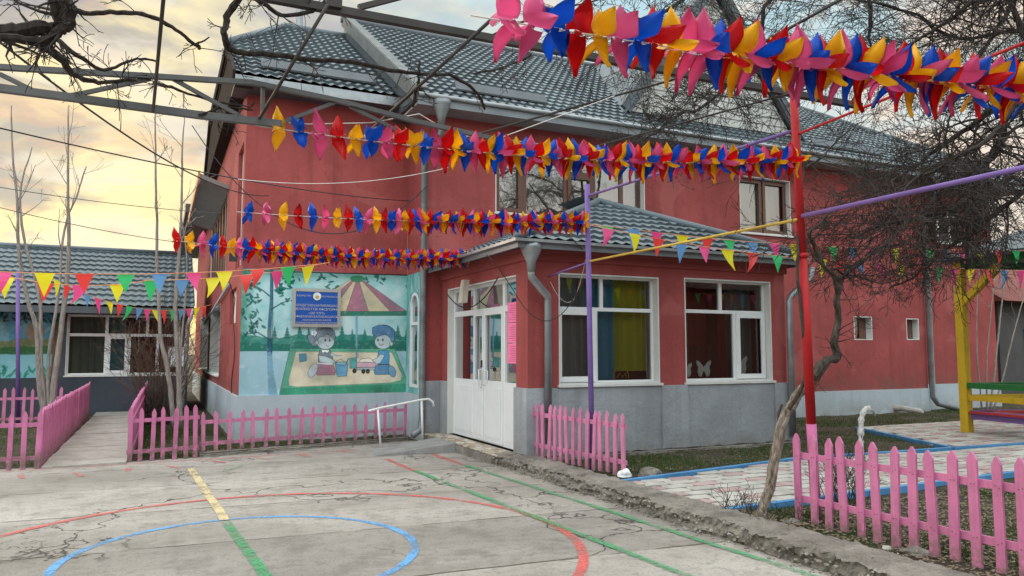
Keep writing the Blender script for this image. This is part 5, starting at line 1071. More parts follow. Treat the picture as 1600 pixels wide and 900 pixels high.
m = MB(); q = aty(520, 3, YB); m.box(q-Vector((.05, .05, .05)), q+Vector((.05, .05, .09))); m.build('node_plate', M['steel_dark'], tb)
def cable(label, pts, r, mat='cable', cat='cable', name='cable', n=5): m = MB(); m.tube(pts, r, n); return tag(m.build(name, M[mat], None, True), label, cat)
cable('dark rod slanting from the upper beam down to the end of the steel truss', [aty(512, 8, 4.6), aty(405, 186, 5.1)], .012, 'steel_dark', 'rod', 'tie_rod')
cable('dark rod crossing diagonally over the corner of the roof', [aty(825, -22, 4.2), aty(570, 212, 5.4)], .013, 'steel_dark', 'rod', 'tie_rod')
cable('dark rod passing below the dormer above the longest garland', [aty(1240, 72, 4.2), aty(690, 225, 6.0)], .010, 'steel_dark', 'rod', 'tie_rod')
cable('dark rod running to the top of the red pole from the lower left', [aty(1300, 128, 4.4), aty(860, 248, 6.2)], .009, 'steel_dark', 'rod', 'tie_rod')
cable('dark near vertical rod hanging in front of the sunset sky', [aty(256, -12, 3.6), aty(239, 174, 5.0)], .010, 'steel_dark', 'rod', 'tie_rod')
cable('dark rod entering the picture over the bare tree at the top right', [aty(1330, -10, 4.3), aty(1190, 68, 4.8)], .014, 'steel_dark', 'rod', 'tie_rod')
cable('dark cable sagging from the left edge to the wing corner below the truss', sag(aty(0, 66, 5.2), aty(420, 306, 13.5), .25), .008)
cable('thin dark cable across the sky to the gable wall', sag(aty(-10, 198, 8), aty(640, 314, 14.2), .12), .008)
cable('faint thin wire low across the sunset sky', sag(aty(-10, 291, 12), aty(345, 333, 15), .05), .006, 'steel')
cable('faint wire just above the annex roof', sag(aty(-10, 322, 12), aty(290, 380, 15), .05), .006, 'steel')
cable('black cable sagging across the red wing wall', sag(aty(300, 196, 14), aty(668, 290, 13.0), 1.35, 22), .009)
cable('pale wire hanging under the left half of the long garland', sag(aty(372, 280, 10), aty(700, 262, 10), .13), .005, 'string')
cable('thin pale wire along the truss with a raised kink', [aty(405, 188, 5.2), aty(480, 194, 5.2), aty(580, 192, 5.2), aty(655, 178, 5.3), aty(712, 212, 5.4), aty(780, 216, 5.4), aty(960, 150, 5.0)], .004, 'string')
cable('black wire slanting down from the garland before the wide upper window', [aty(826, 286, 7), aty(872, 350, 9), aty(924, 404, 9.4)], .006)
cable('black wire leaning the other way before the wide upper window', [aty(896, 290, 8), aty(874, 350, 9.2)], .006)
cable('black service cable looping over the entrance door', [aty(760, 398, 9.2)]+sag(aty(765, 400, 9.2), aty(812, 470, 9.4), -.02, 6)[1:]+sag(aty(812, 470, 9.3), aty(912, 436, 9.2), .42, 14)[1:], .006)
cable('dark cable drooping across the transom lights of the door', sag(Vector((XP-.12, 12.6, 2.62)), Vector((XP-.14, 10.3, 2.72)), .35), .010)
cable('thin cable hanging in loops down the gable wall', [aty(358, 440, 15)]+[Vector((XG-.03, YW+.9+.25*math.sin(k*.8), 2.6-.17*k)) for k in range(12)], .009)
cable('white conduit slanting across the gable wall', [Vector((XG-.05, yv(356), 2.98)), Vector((XG-.05, yv(318), 2.45))], .03, 'plinth_light', 'pipe', 'conduit')
cable('black rail along the top edge of the mural', [Vector((XG, YW-.06, 3.06)), Vector((XM-.02, YW-.06, 3.10))], .012)
cable('tangle of thin pale wire on the porch wall left of its window', sag(aty(915, 405, YP-.15), aty(895, 470, YP-.1), .08)+sag(aty(895, 470, YP-.1), aty(860, 440, YP-.1), .12)[1:], .004, 'string')

# ============================================================ PINWHEEL GARLANDS
def pinwheel_mesh(color, var):
    bm = bmesh.new(); rnd = random.Random(var*7+3); R = .168; ns, ntt = 8, 5
    for k in range(4):
        a = k*math.pi/2+rnd.uniform(-.12, .12); er = Vector((0, math.cos(a), math.sin(a))); et = Vector((0, -math.sin(a), math.cos(a))); ex = Vector((1, 0, 0)); rl = R*rnd.uniform(.94, 1.06)
        vs = []
        for i in range(ns+1):
            s = i/ns; phi = RAD(80-38*s); w = .049*max(0, math.sin(math.pi*(s*.74+.26)**.95))**.95+.0012
            for j in range(ntt):
                t = -1+2*j/(ntt-1)
                p = er*(.012+rl*s*(1-.06*t*t)) + (et*math.cos(phi)+ex*math.sin(phi))*(w*t) + (ex*math.cos(phi)-et*math.sin(phi))*(.022*t*t*(1-.3*s)-.018*math.sin(math.pi*s)) + ex*(.030*(s-.35)*(1 if k % 2 else -1))
                vs.append(bm.verts.new(p))
        for i in range(ns):
            for j in range(ntt-1): bm.faces.new((vs[i*ntt+j], vs[i*ntt+j+1], vs[(i+1)*ntt+j+1], vs[(i+1)*ntt+j]))
    bmesh.ops.solidify(bm, geom=bm.faces[:], thickness=.0009)
    r = bmesh.ops.create_cone(bm, cap_ends=True, segments=8, radius1=.011, radius2=.008, depth=.03); bmesh.ops.rotate(bm, verts=r['verts'], matrix=Matrix.Rotation(RAD(90), 3, 'Y'))
    me = bpy.data.meshes.new('pinwheel'); bm.to_mesh(me); bm.free(); me.polygons.foreach_set('use_smooth', [True]*len(me.polygons)); me.materials.append(PW[color]); return me
PWM = {c: [pinwheel_mesh(c, v+10*i) for v in range(3)] for i, c in enumerate(PW)}
def garland(label, p, q, slack, xs, order, scale=1.0, seed=0):
    p = Vector(p); q = Vector(q); root = thing('pinwheel_garland', label, 'garland', tuple(p), 'pinwheel garlands strung between the poles'); rnd = random.Random(seed)
    pos = lambda t: p.lerp(q, t)-Vector((0, 0, 4*slack*t*(1-t)))
    m = MB(); m.tube([pos(i/20) for i in range(21)], .0035, 5); m.build('string', M['string'], root)
    L = (q-p).length; d = (q-p).normalized(); base = Vector((1, 0, 0)).rotation_difference(d).to_matrix().to_4x4()
    for i, x in enumerate(xs):
        c = order[i % len(order)]; o = bpy.data.objects.new('pinwheel', rnd.choice(PWM[c])); COL.objects.link(o); o.parent = root
        s = scale*rnd.uniform(.92, 1.06); o.matrix_local = Matrix.Translation(pos(x/L)-p) @ base @ Matrix.Rotation(rnd.gauss(0, .16), 4, 'Z') @ Matrix.Rotation(rnd.gauss(0, .10), 4, 'Y') @ Matrix.Rotation(rnd.gauss(0, .55)+rnd.choice((0, 1.5708)), 4, 'X') @ Matrix.Scale(s*rnd.choice((1, 1)), 4)
        o['label'] = c+' pinwheel'
def spaced(a, b, s0, s1, ramp):
    xs = [a]; 
    while xs[-1] < b: f = min(1, (xs[-1]-a)/ramp); xs.append(xs[-1]+s0+(s1-s0)*f)
    return xs[:-1]
A0 = aty(735, 24, 2.56); A1 = Vector((4.45, 2.20, 2.935))
garland('largest pinwheel garland, nearest, across the top right before the tree', A0, A1, .035, spaced(.14, (A1-A0).length, .105, .052, 1.2), ['pink', 'pink', 'blue', 'red', 'yellow', 'pink', 'blue', 'red', 'yellow'], .98, 1)
B0 = aty(398, 196, 5.18); B1 = Vector((5.05, 4.86, 3.27))
garland('long pinwheel garland ending at the red pole, below the nearest one', B0, B1, .10, spaced(.15, (B1-B0).length, .14, .055, 1.5), ['yellow', 'blue', 'pink', 'red'], .94, 2)
C0 = aty(370, 331, 8.7); C1 = Vector((4.93, 8.28, 3.25))
garland('pinwheel garland ending at the purple pole, third from the top', C0, C1, .05, spaced(.12, (C1-C0).length, .19, .052, 2.0), ['blue', 'pink', 'yellow', 'red'], .95, 3)
D0_ = aty(262, 374, 10.6); D1_ = aty(735, 403, 11.5)
garland('lowest and farthest pinwheel garland above the mural', D0_, D1_, .10, spaced(.10, (D1_-D0_).length, .17, .050, 1.2), ['red', 'yellow', 'pink', 'blue'], 1.0, 4)

# ============================================================ FLAG BUNTINGS
def bunting(label, pts, pitch, w, h, order, seed=0, skip=0.0):
    P_ = [Vector(p) for p in pts]; root = thing('flag_bunting', label, 'bunting', tuple(P_[0]), 'strings of coloured triangular flags'); rnd = random.Random(seed)
    m = MB(); m.tube(P_, .0045, 5); m.build('cord', M['ostring'], root)
    ds = [0]
    for a, b in zip(P_[:-1], P_[1:]): ds.append(ds[-1]+(b-a).length)
    def at(s):
        for i in range(len(ds)-1):
            if s <= ds[i+1]: return P_[i].lerp(P_[i+1], (s-ds[i])/(ds[i+1]-ds[i]))
        return P_[-1]
    s = pitch*.4; i = 0
    while s+w < ds[-1]:
        a, b = at(s), at(s+w*rnd.uniform(.92, 1.05)); mid = (a+b)/2; n_ = (b-a).cross(Vector((0, 0, 1))).normalized(); hh = h*rnd.uniform(.85, 1.08); sway = rnd.gauss(0, .10)*hh; tw = rnd.gauss(0, .22)*hh
        m = MB(); N_ = 5; rows = []
        for k in range(N_+1):
            f = k/N_; wd = 1-f*.97; off = n_*(sway*f+.10*hh*math.sin(f*2.4+i))+((b-a).normalized())*(tw*f*f*.6)-Vector((0, 0, hh*f))
            rows.append([mid+(a-mid)*wd+off, mid+off+n_*(.02*math.sin(f*3+i*1.7)), mid+(b-mid)*wd+off])
        for k in range(N_): m.add(rows[k]+rows[k+1], [(0, 1, 4, 3), (1, 2, 5, 4)])
        c = order[i % len(order)]; i += 1
        if rnd.random() >= skip: o = m.build('flag', FL[c], root, True, weld=False); o['label'] = c+' flag'
        s += pitch*rnd.uniform(.9, 1.1)
    return root
ORD = ['pink', 'yellow', 'red', 'green', 'blue']
bunting('upper flag string across the left half, before the annex roof', sag(aty(-40, 423, 9.6), aty(505, 412, 10.2), .08, 20), .385, .195, .25, ORD, 1)
bunting('lower flag string sagging just under the upper one at the left', sag(aty(-30, 421, 10.6), aty(232, 438, 10.6), .12, 10)+sag(aty(232, 438, 10.6), aty(515, 410, 10.8), .06, 12)[1:], .40, .185, .25, ['yellow', 'red', 'pink', 'yellow', 'green', 'blue'], 2)
bunting('row of small flags hanging low before the annex eave', sag(aty(60, 424, 14), aty(330, 476, 16.5), .32, 16), .20, .145, .24, ORD, 3)
bunting('upper flag string from the purple pole across the porch roof to the right edge', sag(aty(922, 350, 8.3), aty(1262, 384, 7.9), .03, 10)+sag(aty(1262, 384, 7.9), aty(1660, 392, 7.4), .02, 10)[1:], .37, .19, .23, ['green', 'blue', 'pink', 'yellow', 'red'], 4)
bunting('lower flag string from the purple pole past the red pole into the branches', sag(aty(924, 352, 8.2), aty(1262, 404, 7.3), .05, 10)+sag(aty(1262, 404, 7.3), aty(1660, 425, 6.9), .03, 10)[1:], .335, .165, .25, ['pink', 'yellow', 'red', 'blue', 'pink', 'yellow', 'red', 'green'], 5)

# ============================================================ GAZEBO at the right
gz = thing('gazebo', 'garden gazebo with yellow posts, green rails and a purple bench', 'gazebo', (13.45, 9.15, .1))
ga, gb, gc = Vector((13.45, 9.15, .10)), Vector((13.0, 6.6, .10)), Vector((17.0, 8.3, .1))
gd = gc+(gb-ga); GH = 3.25; up_ = lambda p, z: Vector((p.x, p.y, z))
for p in (ga, gb, gc, gd): m = MB(); m.box(p+Vector((-.075, -.075, 0)), p+Vector((.075, .075, GH-.1))); m.build('post', M['yellow'], gz)
for p, q in ((ga, gb), (ga, gc), (gb, gd), (gc, gd)):
    if (p, q) != (gb, gd):
        m = MB(); m.bar(up_(p, .98), up_(q, .98), .09, .10); m.build('top_rail', M['green'], gz)
        m = MB(); m.bar(up_(p, .76), up_(q, .76), .05, .10); m.build('lower_rail', M['yellow'], gz)
    m = MB(); m.bar(up_(p, GH-.03), up_(q, GH-.03), .10, .15); m.build('beam', M['green'], gz)
    d = (q-p).normalized()
    m = MB(); m.bar(up_(p, 2.45), up_(p+d*.85, GH-.10), .07, .11); m.build('brace', M['yellow'], gz)
    m = MB(); m.bar(up_(q, 2.45), up_(q-d*.85, GH-.10), .07, .11); m.build('brace', M['yellow'], gz)
cen = (ga+gd)/2
inn = lambda p, k=.08: p.lerp(up_(cen, p.z), k)
m = MB(); m.bar(up_(inn(ga), .50), up_(inn(gb), .50), .38, .04); m.bar(up_(inn(ga), .50), up_(inn(gc), .50), .38, .04); m.build('seat', M['redwood'], gz)
m = MB(); m.bar(up_(inn(ga, .16), .42), up_(inn(gb, .16), .42), .03, .15); m.bar(up_(inn(ga, .02), .45), up_(inn(gb, .02), .45), .03, .16); m.bar(up_(inn(ga, .02), .45), up_(inn(gc, .02), .45), .03, .16); m.build('seat_apron', M['purplewood'], gz)
m = MB(); apg = up_(cen, GH+1.0); cs4 = [up_(p+(p-up_(cen, p.z))*.16, GH+.06) for p in (ga, gb, gd, gc)]; lo4 = [p-Vector((0, 0, .05)) for p in cs4]
m.add(cs4+lo4+[apg], [(0, 1, 8), (1, 2, 8), (2, 3, 8), (3, 0, 8), (7, 6, 5, 4), (0, 4, 5, 1), (1, 5, 6, 2), (2, 6, 7, 3), (3, 7, 4, 0)]); m.build('roof', M['trimgrey'], gz)
# wrapped garden tap
p = Vector((9.05, 7.72, .08)); tp = MB(); random.seed(3)
pts = [p+Vector((.0, 0, .0)), p+Vector((-.01, 0, .15)), p+Vector((-.015, 0, .28)), p+Vector((.0, 0, .42)), p+Vector((.01, 0, .55)), p+Vector((.04, -.01, .65)), p+Vector((.10, -.02, .715)), p+Vector((.17, -.03, .70))]
tp.tube([a.lerp(b, k/4) for a, b in zip(pts[:-1], pts[1:]) for k in range(4)], [.037+.007*math.sin(k*1.3)+.007*random.uniform(-1, 1) for k in range(28)], 12)
tt = thing('garden_tap', 'garden standpipe tap wrapped in white plastic rags', 'tap', tuple(p)); tp.build('wrapping', m_plain('grubby_white_rag', (.58, .56, .55), .8, .3, 22, .6, 0, .3, 16, None, (.30, .24, .25)), tt, True)
m = MB(); m.tube([pts[-1]+Vector((-.02, 0, .0)), pts[-1]+Vector((.05, -.01, -.03)), pts[-1]+Vector((.07, -.01, -.10))], .018, 8); m.build('spout', M['galv'], tt, True)

# ============================================================ TREES, VINES, SHRUBS (bare, early spring)
def grow(m, p, d, L, r, lvl, rnd, droop=.0, wig=.25, kids=(5, 3, 2), sides=(6, 4, 3), ratio=.55, rmin=.0022, ang=(.4, 1.0), seglen=.12):
    n = max(3, int(L/seglen)); pts = [Vector(p)]; rad = [r]; d = Vector(d).normalized()
    for i in range(n):
        d = (d+Vector((rnd.gauss(0, wig), rnd.gauss(0, wig), rnd.gauss(0, wig)-droop))*(seglen/.25)).normalized(); pts.append(pts[-1]+d*(L/n)); rad.append(max(rmin, r*(1-.75*(i+1)/n)))
    m.tube(pts, rad, sides[min(lvl, len(sides)-1)], cap=False)
    if lvl < len(kids):
        for _ in range(int(kids[lvl]*rnd.uniform(.7, 1.3)+.5)):
            t = rnd.uniform(.18, .98); i = min(n-1, int(t*n)); q = pts[i].lerp(pts[i+1], t*n-i); dd = (pts[i+1]-pts[i]).normalized()
            ax = dd.cross(Vector((rnd.gauss(0, 1), rnd.gauss(0, 1), rnd.gauss(0, 1))));
            if ax.length < .01: continue
            nd = Matrix.Rotation(rnd.uniform(*ang), 3, ax.normalized()) @ dd
            grow(m, q, nd, L*ratio*rnd.uniform(.6, 1.25), max(rmin, rad[i]*.62), lvl+1, rnd, droop, wig, kids, sides, ratio, rmin, ang, seglen)
    return pts
def limb(m, pts, r0, r1, rnd, n=6, wig=.02, sides=7):
    P_ = [Vector(p) for p in pts]; out = []; E_ = [P_[0]*2-P_[1]]+P_+[P_[-1]*2-P_[-2]]; w_ = Vector((0, 0, 0))
    for q in range(1, len(E_)-2):
        p0, p1, p2, p3 = E_[q-1:q+3]
        for k in range(n):
            t = k/n; c = .5*((2*p1)+(p2-p0)*t+(2*p0-5*p1+4*p2-p3)*t*t+(3*p1-p0-3*p2+p3)*t**3)
            w_ = w_*.6+Vector((rnd.gauss(0, wig), rnd.gauss(0, wig), rnd.gauss(0, wig)))*.6; out.append(c+w_)
    out.append(P_[-1]); N_ = len(out); rad = [(r0+(r1-r0)*(i/(N_-1)))*(1+rnd.gauss(0, .06)) for i in range(N_)]; m.tube(out, rad, sides, cap=True); return out, rad
def twigs_on(m, pts, rad, rnd, count, L, droop, kids=(5, 3), wig=.28, bias=(0, 0, 0), rk=.4, rmin=.0022):
    for _ in range(count):
        i = rnd.randrange(1, len(pts)-1); d = Vector((rnd.gauss(0, 1), rnd.gauss(0, 1), rnd.gauss(0, .7)))+Vector(bias)
        grow(m, pts[i], d, L*rnd.uniform(.5, 1.3), max(rmin*1.5, min(.018, rad[i]*rk)), 0, rnd, droop, wig, kids, (4, 3, 3), .5, rmin)
rt = thing('bare_tree', 'large bare tree with dense drooping dark branches over the right side', 'tree', (12.9, 6.6, .08)); rnd = random.Random(5)
m = MB(); limb(m, [(12.9, 6.6, 0), (12.85, 6.6, 1.6), (12.6, 6.5, 3.2), (12.1, 6.4, 4.6)], .20, .13, rnd, 6, .02, 10); m.build('trunk', M['bark'], rt, True)
S0 = Vector((12.1, 6.4, 4.6)); S1 = Vector((12.6, 6.5, 3.2))
limbs = [([S0, aty(1600, 140, 6.0), aty(1533, 187, 6.1), aty(1483, 220, 6.3), aty(1433, 253, 6.4), aty(1395, 280, 6.5)], .055, .014, 26, 1.1, .10),
 ([S0, aty(1595, 150, 5.9), aty(1563, 217, 5.8), aty(1533, 268, 5.7), aty(1512, 340, 5.7), aty(1510, 420, 5.6)], .060, .020, 28, .9, .12),
 ([S0, aty(1640, 20, 6.2), aty(1533, 0, 6.4), aty(1467, 40, 6.6), aty(1400, 80, 6.8), aty(1340, 112, 7.0)], .045, .012, 30, 1.1, .03),
 ([S0, aty(1580, -60, 6.5), aty(1380, -40, 6.8), aty(1362, 40, 6.8), aty(1360, 95, 6.8)], .04, .014, 12, .9, .05),
 ([S0, aty(1600, -20, 6.0), aty(1577, 20, 6.0), aty(1535, 75, 6.1), aty(1500, 130, 6.2)], .05, .014, 13, .8, .05),
 ([S1, aty(1640, 290, 6.0), aty(1560, 330, 6.2), aty(1500, 380, 6.3), aty(1440, 420, 6.5), aty(1390, 450, 6.6)], .045, .010, 26, .75, .06),
 ([S1, aty(1640, 250, 5.6), aty(1540, 300, 5.4), aty(1460, 330, 5.3), aty(1380, 350, 5.2), aty(1330, 372, 5.1)], .045, .010, 28, .85, .05),
 ([S0, aty(1590, -90, 7), aty(1330, -60, 7.2), aty(1207, 0, 7.2), aty(1183, 67, 7.2), aty(1130, 130, 7.2)], .045, .012, 26, 1.1, .04),
 ([S0, aty(1500, -120, 7.2), aty(1200, -80, 7.4), aty(1060, 5, 7.4), aty(1013, 25, 7.4), aty(930, 60, 7.2)], .045, .012, 26, 1.0, .06),
 ([S0, aty(1620, 60, 6.8), aty(1500, 60, 7.2), aty(1420, 20, 7.4), aty(1300, -10, 7.6)], .04, .014, 26, 1.2, .0),
 ([S0, aty(1640, 100, 5.2), aty(1560, 200, 5.0), aty(1470, 260, 4.9), aty(1390, 310, 4.9)], .04, .010, 26, .9, .08),
 ([aty(1183, 67, 7.2), aty(1120, 150, 7.0), aty(1050, 190, 6.8), aty(1010, 215, 6.6)], .024, .010, 22, .6, .05),
 ([S0, aty(1660, 10, 8), aty(1500, -30, 8.5), aty(1250, -60, 8.8), aty(1000, -40, 8.8)], .04, .014, 14, 1.5, .02)]
tw = MB()
for pts, r0, r1, cnt, L, dr_ in limbs:
    m = MB(); o_, rad = limb(m, pts, r0, r1, rnd, 6, .022); m.build('limb', M['bark'], rt, True)
    st_ = len(o_)//5; twigs_on(tw, o_[st_:], rad[st_:], rnd, int(cnt*1.55), L, dr_, (6, 4, 1), .26, (-.5, 0, -.15), .45, .003)
tw.build('twigs', M['twig'], rt, False, weld=False)
# vine with the peeling trunk at the right fence
vt = thing('grapevine', 'old grapevine with a twisted peeling trunk climbing beside the red pole', 'vine', (4.98, 5.3, .1)); rnd = random.Random(9)
pix = [(1188, 812, 5.32), (1200, 770, 5.32), (1212, 715, 5.3), (1222, 665, 5.28), (1240, 628, 5.26), (1262, 594, 5.24), (1288, 568, 5.22)]
for k in range(4):
    m = MB(); of = [Vector((.026*math.cos(k*1.6+i*.9), .026*math.sin(k*1.6+i*.9), 0)) for i in range(7)]
    limb(m, [aty(*q)+of[i] for i, q in enumerate(pix)], .034-.004*k, .019, rnd, 6, .007, 9); m.build('trunk', M['bark_vine'], vt, False)
m = MB(); o1, r1_ = limb(m, [aty(1268, 590, 5.2), aty(1290, 565, 5.2), aty(1308, 560, 5.2), aty(1303, 535, 5.2), aty(1310, 500, 5.2), aty(1306, 468, 5.2), aty(1313, 440, 5.2), aty(1290, 418, 5.2), aty(1275, 385, 5.2), aty(1262, 366, 5.15)], .046, .014, rnd, 4, .006, 8)
o2, r2_ = limb(m, [aty(1232, 640, 5.2), aty(1258, 590, 5.1), aty(1255, 520, 5.0), aty(1250, 470, 4.98), aty(1246, 400, 4.95), aty(1250, 330, 4.95), aty(1256, 260, 4.95)], .020, .010, rnd, 4, .006, 7)
o3, r3_ = limb(m, [aty(1308, 462, 5.2), aty(1300, 428, 5.1), aty(1272, 402, 5.0), aty(1262, 372, 5.0)], .020, .008, rnd, 4, .006, 6)
limb(m, [aty(1222, 668, 5.3), aty(1216, 650, 5.35), aty(1222, 632, 5.35)], .02, .012, rnd, 3, .004, 6); limb(m, [aty(1240, 628, 5.3), aty(1270, 600, 5.4), aty(1296, 570, 5.4)], .018, .008, rnd, 4, .006, 6)
m.build('dark_stem', M['bark_vine_dark'], vt, False)
m = MB(); cs_ = []
for pts in ([aty(1312, 440, 5.2), aty(1350, 405, 5.3), aty(1410, 385, 5.4), aty(1470, 372, 5.5)], [aty(1290, 418, 5.2), aty(1330, 432, 5.3), aty(1380, 440, 5.5), aty(1430, 420, 5.6)], [aty(1262, 366, 5.1), aty(1300, 330, 5.1), aty(1360, 300, 5.2), aty(1420, 260, 5.4)], [aty(1312, 440, 5.2), aty(1380, 380, 5.0), aty(1440, 330, 5.0), aty(1480, 280, 5.0)], [aty(1256, 260, 4.95), aty(1300, 230, 5.0), aty(1350, 190, 5.2)]):
    o_, rad = limb(m, pts, .013, .005, rnd, 6, .02, 5); twigs_on(m, o_, rad, rnd, 15, .5, .04, (5, 3), .32, (0, 0, 0), .5)
twigs_on(m, o1, r1_, rnd, 10, .35, 0, (3, 1), .3, (0, 0, 0), .2)
m.build('canes', M['twig'], vt, False, weld=False)
# overhead vine at the top left on the truss
vl = thing('grapevine', 'dark leafless vine creeping over the steel beams at the top left', 'vine', tuple(aty(60, 60, 4.6))); rnd = random.Random(12)
mm = MB(); tw = MB()
VL = [([(-60, 60, 4.4), (0, 50, 4.5), (50, 44, 4.5), (90, 40, 4.6), (85, 5, 4.6), (78, -20, 4.6)], .045, .03, 26, .35), ([(78, -20, 4.5), (100, 0, 4.5), (108, 30, 4.5), (95, 48, 4.5), (70, 62, 4.5), (0, 58, 4.4)], .04, .02, 26, .3),
 ([(105, 18, 4.5), (160, 20, 4.5), (222, 24, 4.6), (267, 41, 4.7), (305, 70, 4.8), (312, 74, 4.8)], .014, .010, 6, .3), ([(305, 70, 4.8), (327, 58, 4.8)], .008, .004, 2, .15),
 ([(49, 60, 4.6), (89, 89, 4.8), (112, 112, 4.9), (151, 129, 5.0), (213, 126, 5.1)], .026, .010, 10, .35), ([(85, 60, 4.6), (130, 92, 4.8), (165, 110, 5.0), (215, 92, 5.0), (248, 97, 5.0)], .014, .006, 8, .3),
 ([(240, 130, 5.0), (280, 140, 5.1), (330, 158, 5.2), (390, 168, 5.3)], .010, .005, 8, .25), ([(380, -10, 4.6), (353, 27, 4.7), (351, 58, 4.7), (364, 80, 4.8), (420, 84, 4.8), (493, 92, 4.9), (560, 98, 4.9), (613, 110, 5.0), (660, 115, 5.0), (710, 120, 5.0), (743, 143, 5.1), (757, 170, 5.2)], .022, .010, 22, .3),
 ([(395, -12, 4.6), (413, 7, 4.6), (443, 23, 4.7), (490, 17, 4.7), (510, 0, 4.7)], .015, .012, 14, .3), ([(830, 85, 5.0), (800, 100, 5.0), (740, 116, 5.0)], .010, .008, 6, .4), ([(312, 180, 5.1), (350, 168, 5.2), (395, 172, 5.3)], .010, .006, 12, .2), ([(645, 165, 5.1), (652, 130, 5.0), (655, 95, 5.0)], .012, .008, 14, .22),
 ([(760, 60, 5.0), (830, 30, 5.2), (900, 10, 5.4), (960, -10, 5.5)], .010, .006, 12, .5)]
for pts, r0, r1, cnt, L in VL:
    mm = MB(); tw = MB(); o_, rad = limb(mm, [aty(*q) for q in pts], r0, r1, rnd, 6, .006, 7); twigs_on(tw, o_, rad, rnd, int(cnt*.7), L*.75, .10, (3, 1), .30, (0, 0, -.6), .3); st2 = mm.build('stem', M['bark'], vl, False); tw.build('twigs', M['twig'], st2, False, weld=False)
# saplings in the left garden
def stems(name, label, base, defs, mat, seed, cnt=6, L=.6, twm='twig', group=None, white=None, cat='tree'):
    root = thing(name, label, cat, tuple(base), group); rnd = random.Random(seed)
    for pts, r0, r1 in defs:
        m = MB(); o_, rad = limb(m, pts, r0, r1, rnd, 6, .007, 8); tk = m.build('trunk', M[mat], root, True); tw = MB(); twigs_on(tw, o_[len(o_)//2:], rad[len(o_)//2:], rnd, cnt, L, -.10, (3, 1), .12, (0, 0, 1.6), .5, .0035); tw.build('branches', M[mat], tk, False, weld=False)
    return root
Yp = 16.5; a_ = lambda l: [aty(u, v, Yp) for u, v in l]
stems('sapling', 'bare multi-stemmed sapling left of the path, thick trunks before the owl coloured wall', aty(75, 662, Yp), [(a_([(70, 668), (62, 600), (58, 520), (45, 470), (30, 400), (28, 330), (20, 240), (18, 165)]), .055, .011), (a_([(72, 668), (64, 560), (62, 470), (40, 380), (32, 300), (50, 230)]), .045, .010), (a_([(80, 668), (85, 600), (100, 480), (107, 390), (106, 290), (107, 165)]), .066, .013), (a_([(76, 660), (76, 560), (90, 470), (100, 360), (122, 300), (135, 260)]), .038, .009)], 'bark_pale', 3, 4, .75).__setitem__('label', 'bare multi-stemmed sapling left of the path beside the purple pole')
Yp = 15.0
stems('sapling', 'pair of tall thin bare saplings growing at the gable corner', aty(275, 665, Yp), [(a_([(271, 668), (264, 590), (250, 520), (246, 430), (245, 330), (243, 240), (243, 172)]), .045, .010), (a_([(281, 668), (278, 580), (274, 480), (280, 400), (283, 320), (286, 240), (288, 180)]), .048, .009), (a_([(284, 668), (282, 560), (292, 420), (282, 330)]), .026, .008)], 'bark_pale', 8, 4, .7)
sh = thing('shrub', 'leafless multi-stemmed brown shrub before the annex window', 'shrub', (-.1, 18.6, 0)); rnd = random.Random(4); m = MB()
for _ in range(58): grow(m, (rnd.gauss(.0, .14), 18.6+rnd.gauss(0, .14), -.02), (rnd.gauss(0, .26), rnd.gauss(0, .26), 1), rnd.uniform(1.2, 2.5), .012, 0, rnd, -.02, .12, (6, 2), (4, 3, 3), .35, .0035)
m.build('stems', M['twig_red'], sh, False, weld=False)
Yp = 11.4
stems('sapling', 'clump of thin bare saplings behind the yellow gazebo post', aty(1545, 645, Yp), [(a_([(1535, 645), (1527, 560), (1527, 470), (1534, 390)]), .022, .008), (a_([(1542, 645), (1542, 560), (1550, 470), (1556, 400)]), .022, .008), (a_([(1548, 645), (1556, 560), (1566, 470), (1574, 400)]), .03, .010), (a_([(1552, 645), (1572, 570), (1592, 490), (1612, 430)]), .022, .008)], 'bark_pale', 14, 5, .4)
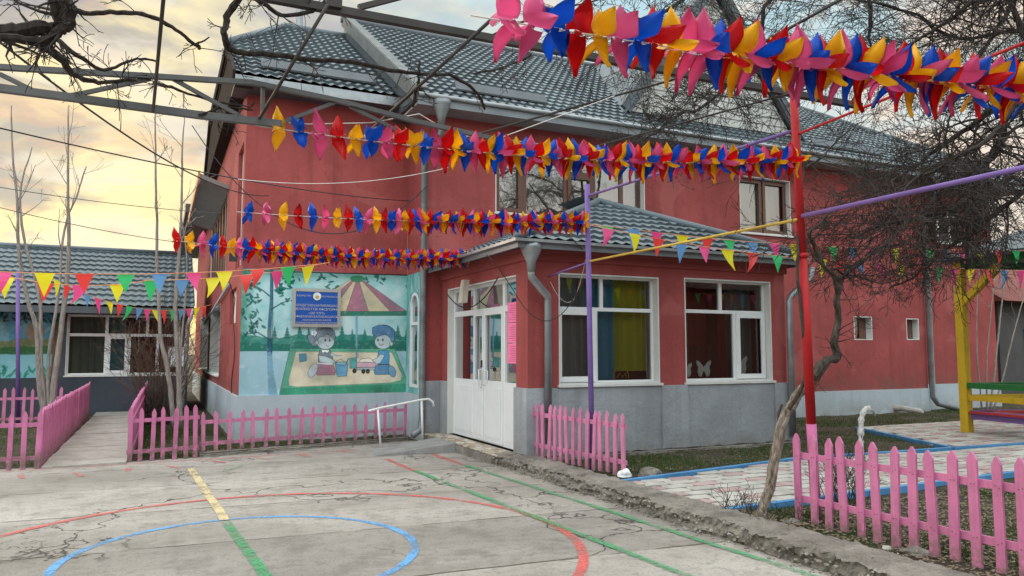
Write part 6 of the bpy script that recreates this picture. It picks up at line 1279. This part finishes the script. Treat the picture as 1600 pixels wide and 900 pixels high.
# weeds and cut stems by the vine foot and behind the fence
m = MB(); rnd = random.Random(31)
for _ in range(70):
    x, y = rnd.uniform(4.75, 5.15), rnd.uniform(4.95, 5.85); grow(m, (x, y, .1), (rnd.gauss(0, .4), rnd.gauss(0, .4), 1), rnd.uniform(.06, .24), .004, 0, rnd, 0, .3, (2,), (3, 3), .5, .002)
p = aty(1342, 790, 6.0)
for _ in range(40): grow(m, (6.2+rnd.gauss(0, .09), 5.55+rnd.gauss(0, .09), .1), (rnd.gauss(0, .3), rnd.gauss(0, .3), 1), rnd.uniform(.2, .65), .004, 0, rnd, 0, .2, (4, 2), (3, 3), .4, .002)
tag(m.build('dry_weeds', M['twig'], None, False, weld=False), 'dry leafless weed stems and prunings around the vine foot', 'weeds', kind='stuff')

# ============================================================ SURROUNDINGS: right edge and what the windows reflect
hb = thing('outbuilding', 'dark low outbuilding with a grey roof beyond the right end of the kindergarten', 'building', (28, 15, 0))
m = MB(); m.box((23.0, 14.5, 0), (36, 20, 3.3)); m.build('wall', m_stucco('dark_grey_wall', (.09, .085, .085), .2, 20), hb)
m = MB(); m.prism([(14.0, 3.1), (20.5, 3.1), (17.2, 5.2)], (22.6, 0, 0), (0, 1, 0), (0, 0, 1), (14, 0, 0)); m.build('roof', m_stucco('rusty_roof_sheet', (.20, .07, .06), .2, 10), hb)
m = MB(); m.box((24.2, 14.46, 1.0), (25.4, 14.49, 2.3)); m.build('window', M['glass_dark'], hb)
nh = thing('neighbouring_house', 'long single storey house with a brown roof behind the viewer, seen in the window reflections', 'building', (4, -15, 0))
m = MB(); m.box((-16, -19, 0), (44, -14, 5.2)); m.build('wall', m_stucco('brown_plaster', (.16, .09, .075), .2, 20), nh)
m = MB(); m.prism([(-20, 5.0), (-13, 5.0), (-16.5, 8.6)], (-17, 0, 0), (0, 1, 0), (0, 0, 1), (62, 0, 0)); m.build('roof', m_stucco('brown_roof', (.11, .075, .065), .2, 10), nh)
rnd = random.Random(2)
for k, (x, y) in enumerate(((-7, -11), (31, -12))):
    t = thing('bare_tree', ['bare tree behind the viewer at the far left', 'bare tree behind the viewer at the far right'][k], 'tree', (x, y, 0)); m = MB(); pts = grow(m, (x, y, 0), (0, 0, 1), 5.5, .16, 0, rnd, -.05, .10, (9, 6, 4), (7, 5, 3), .55, .008, (.35, .9), .3); m.build('trunk', M['bark'], t, True, weld=False)
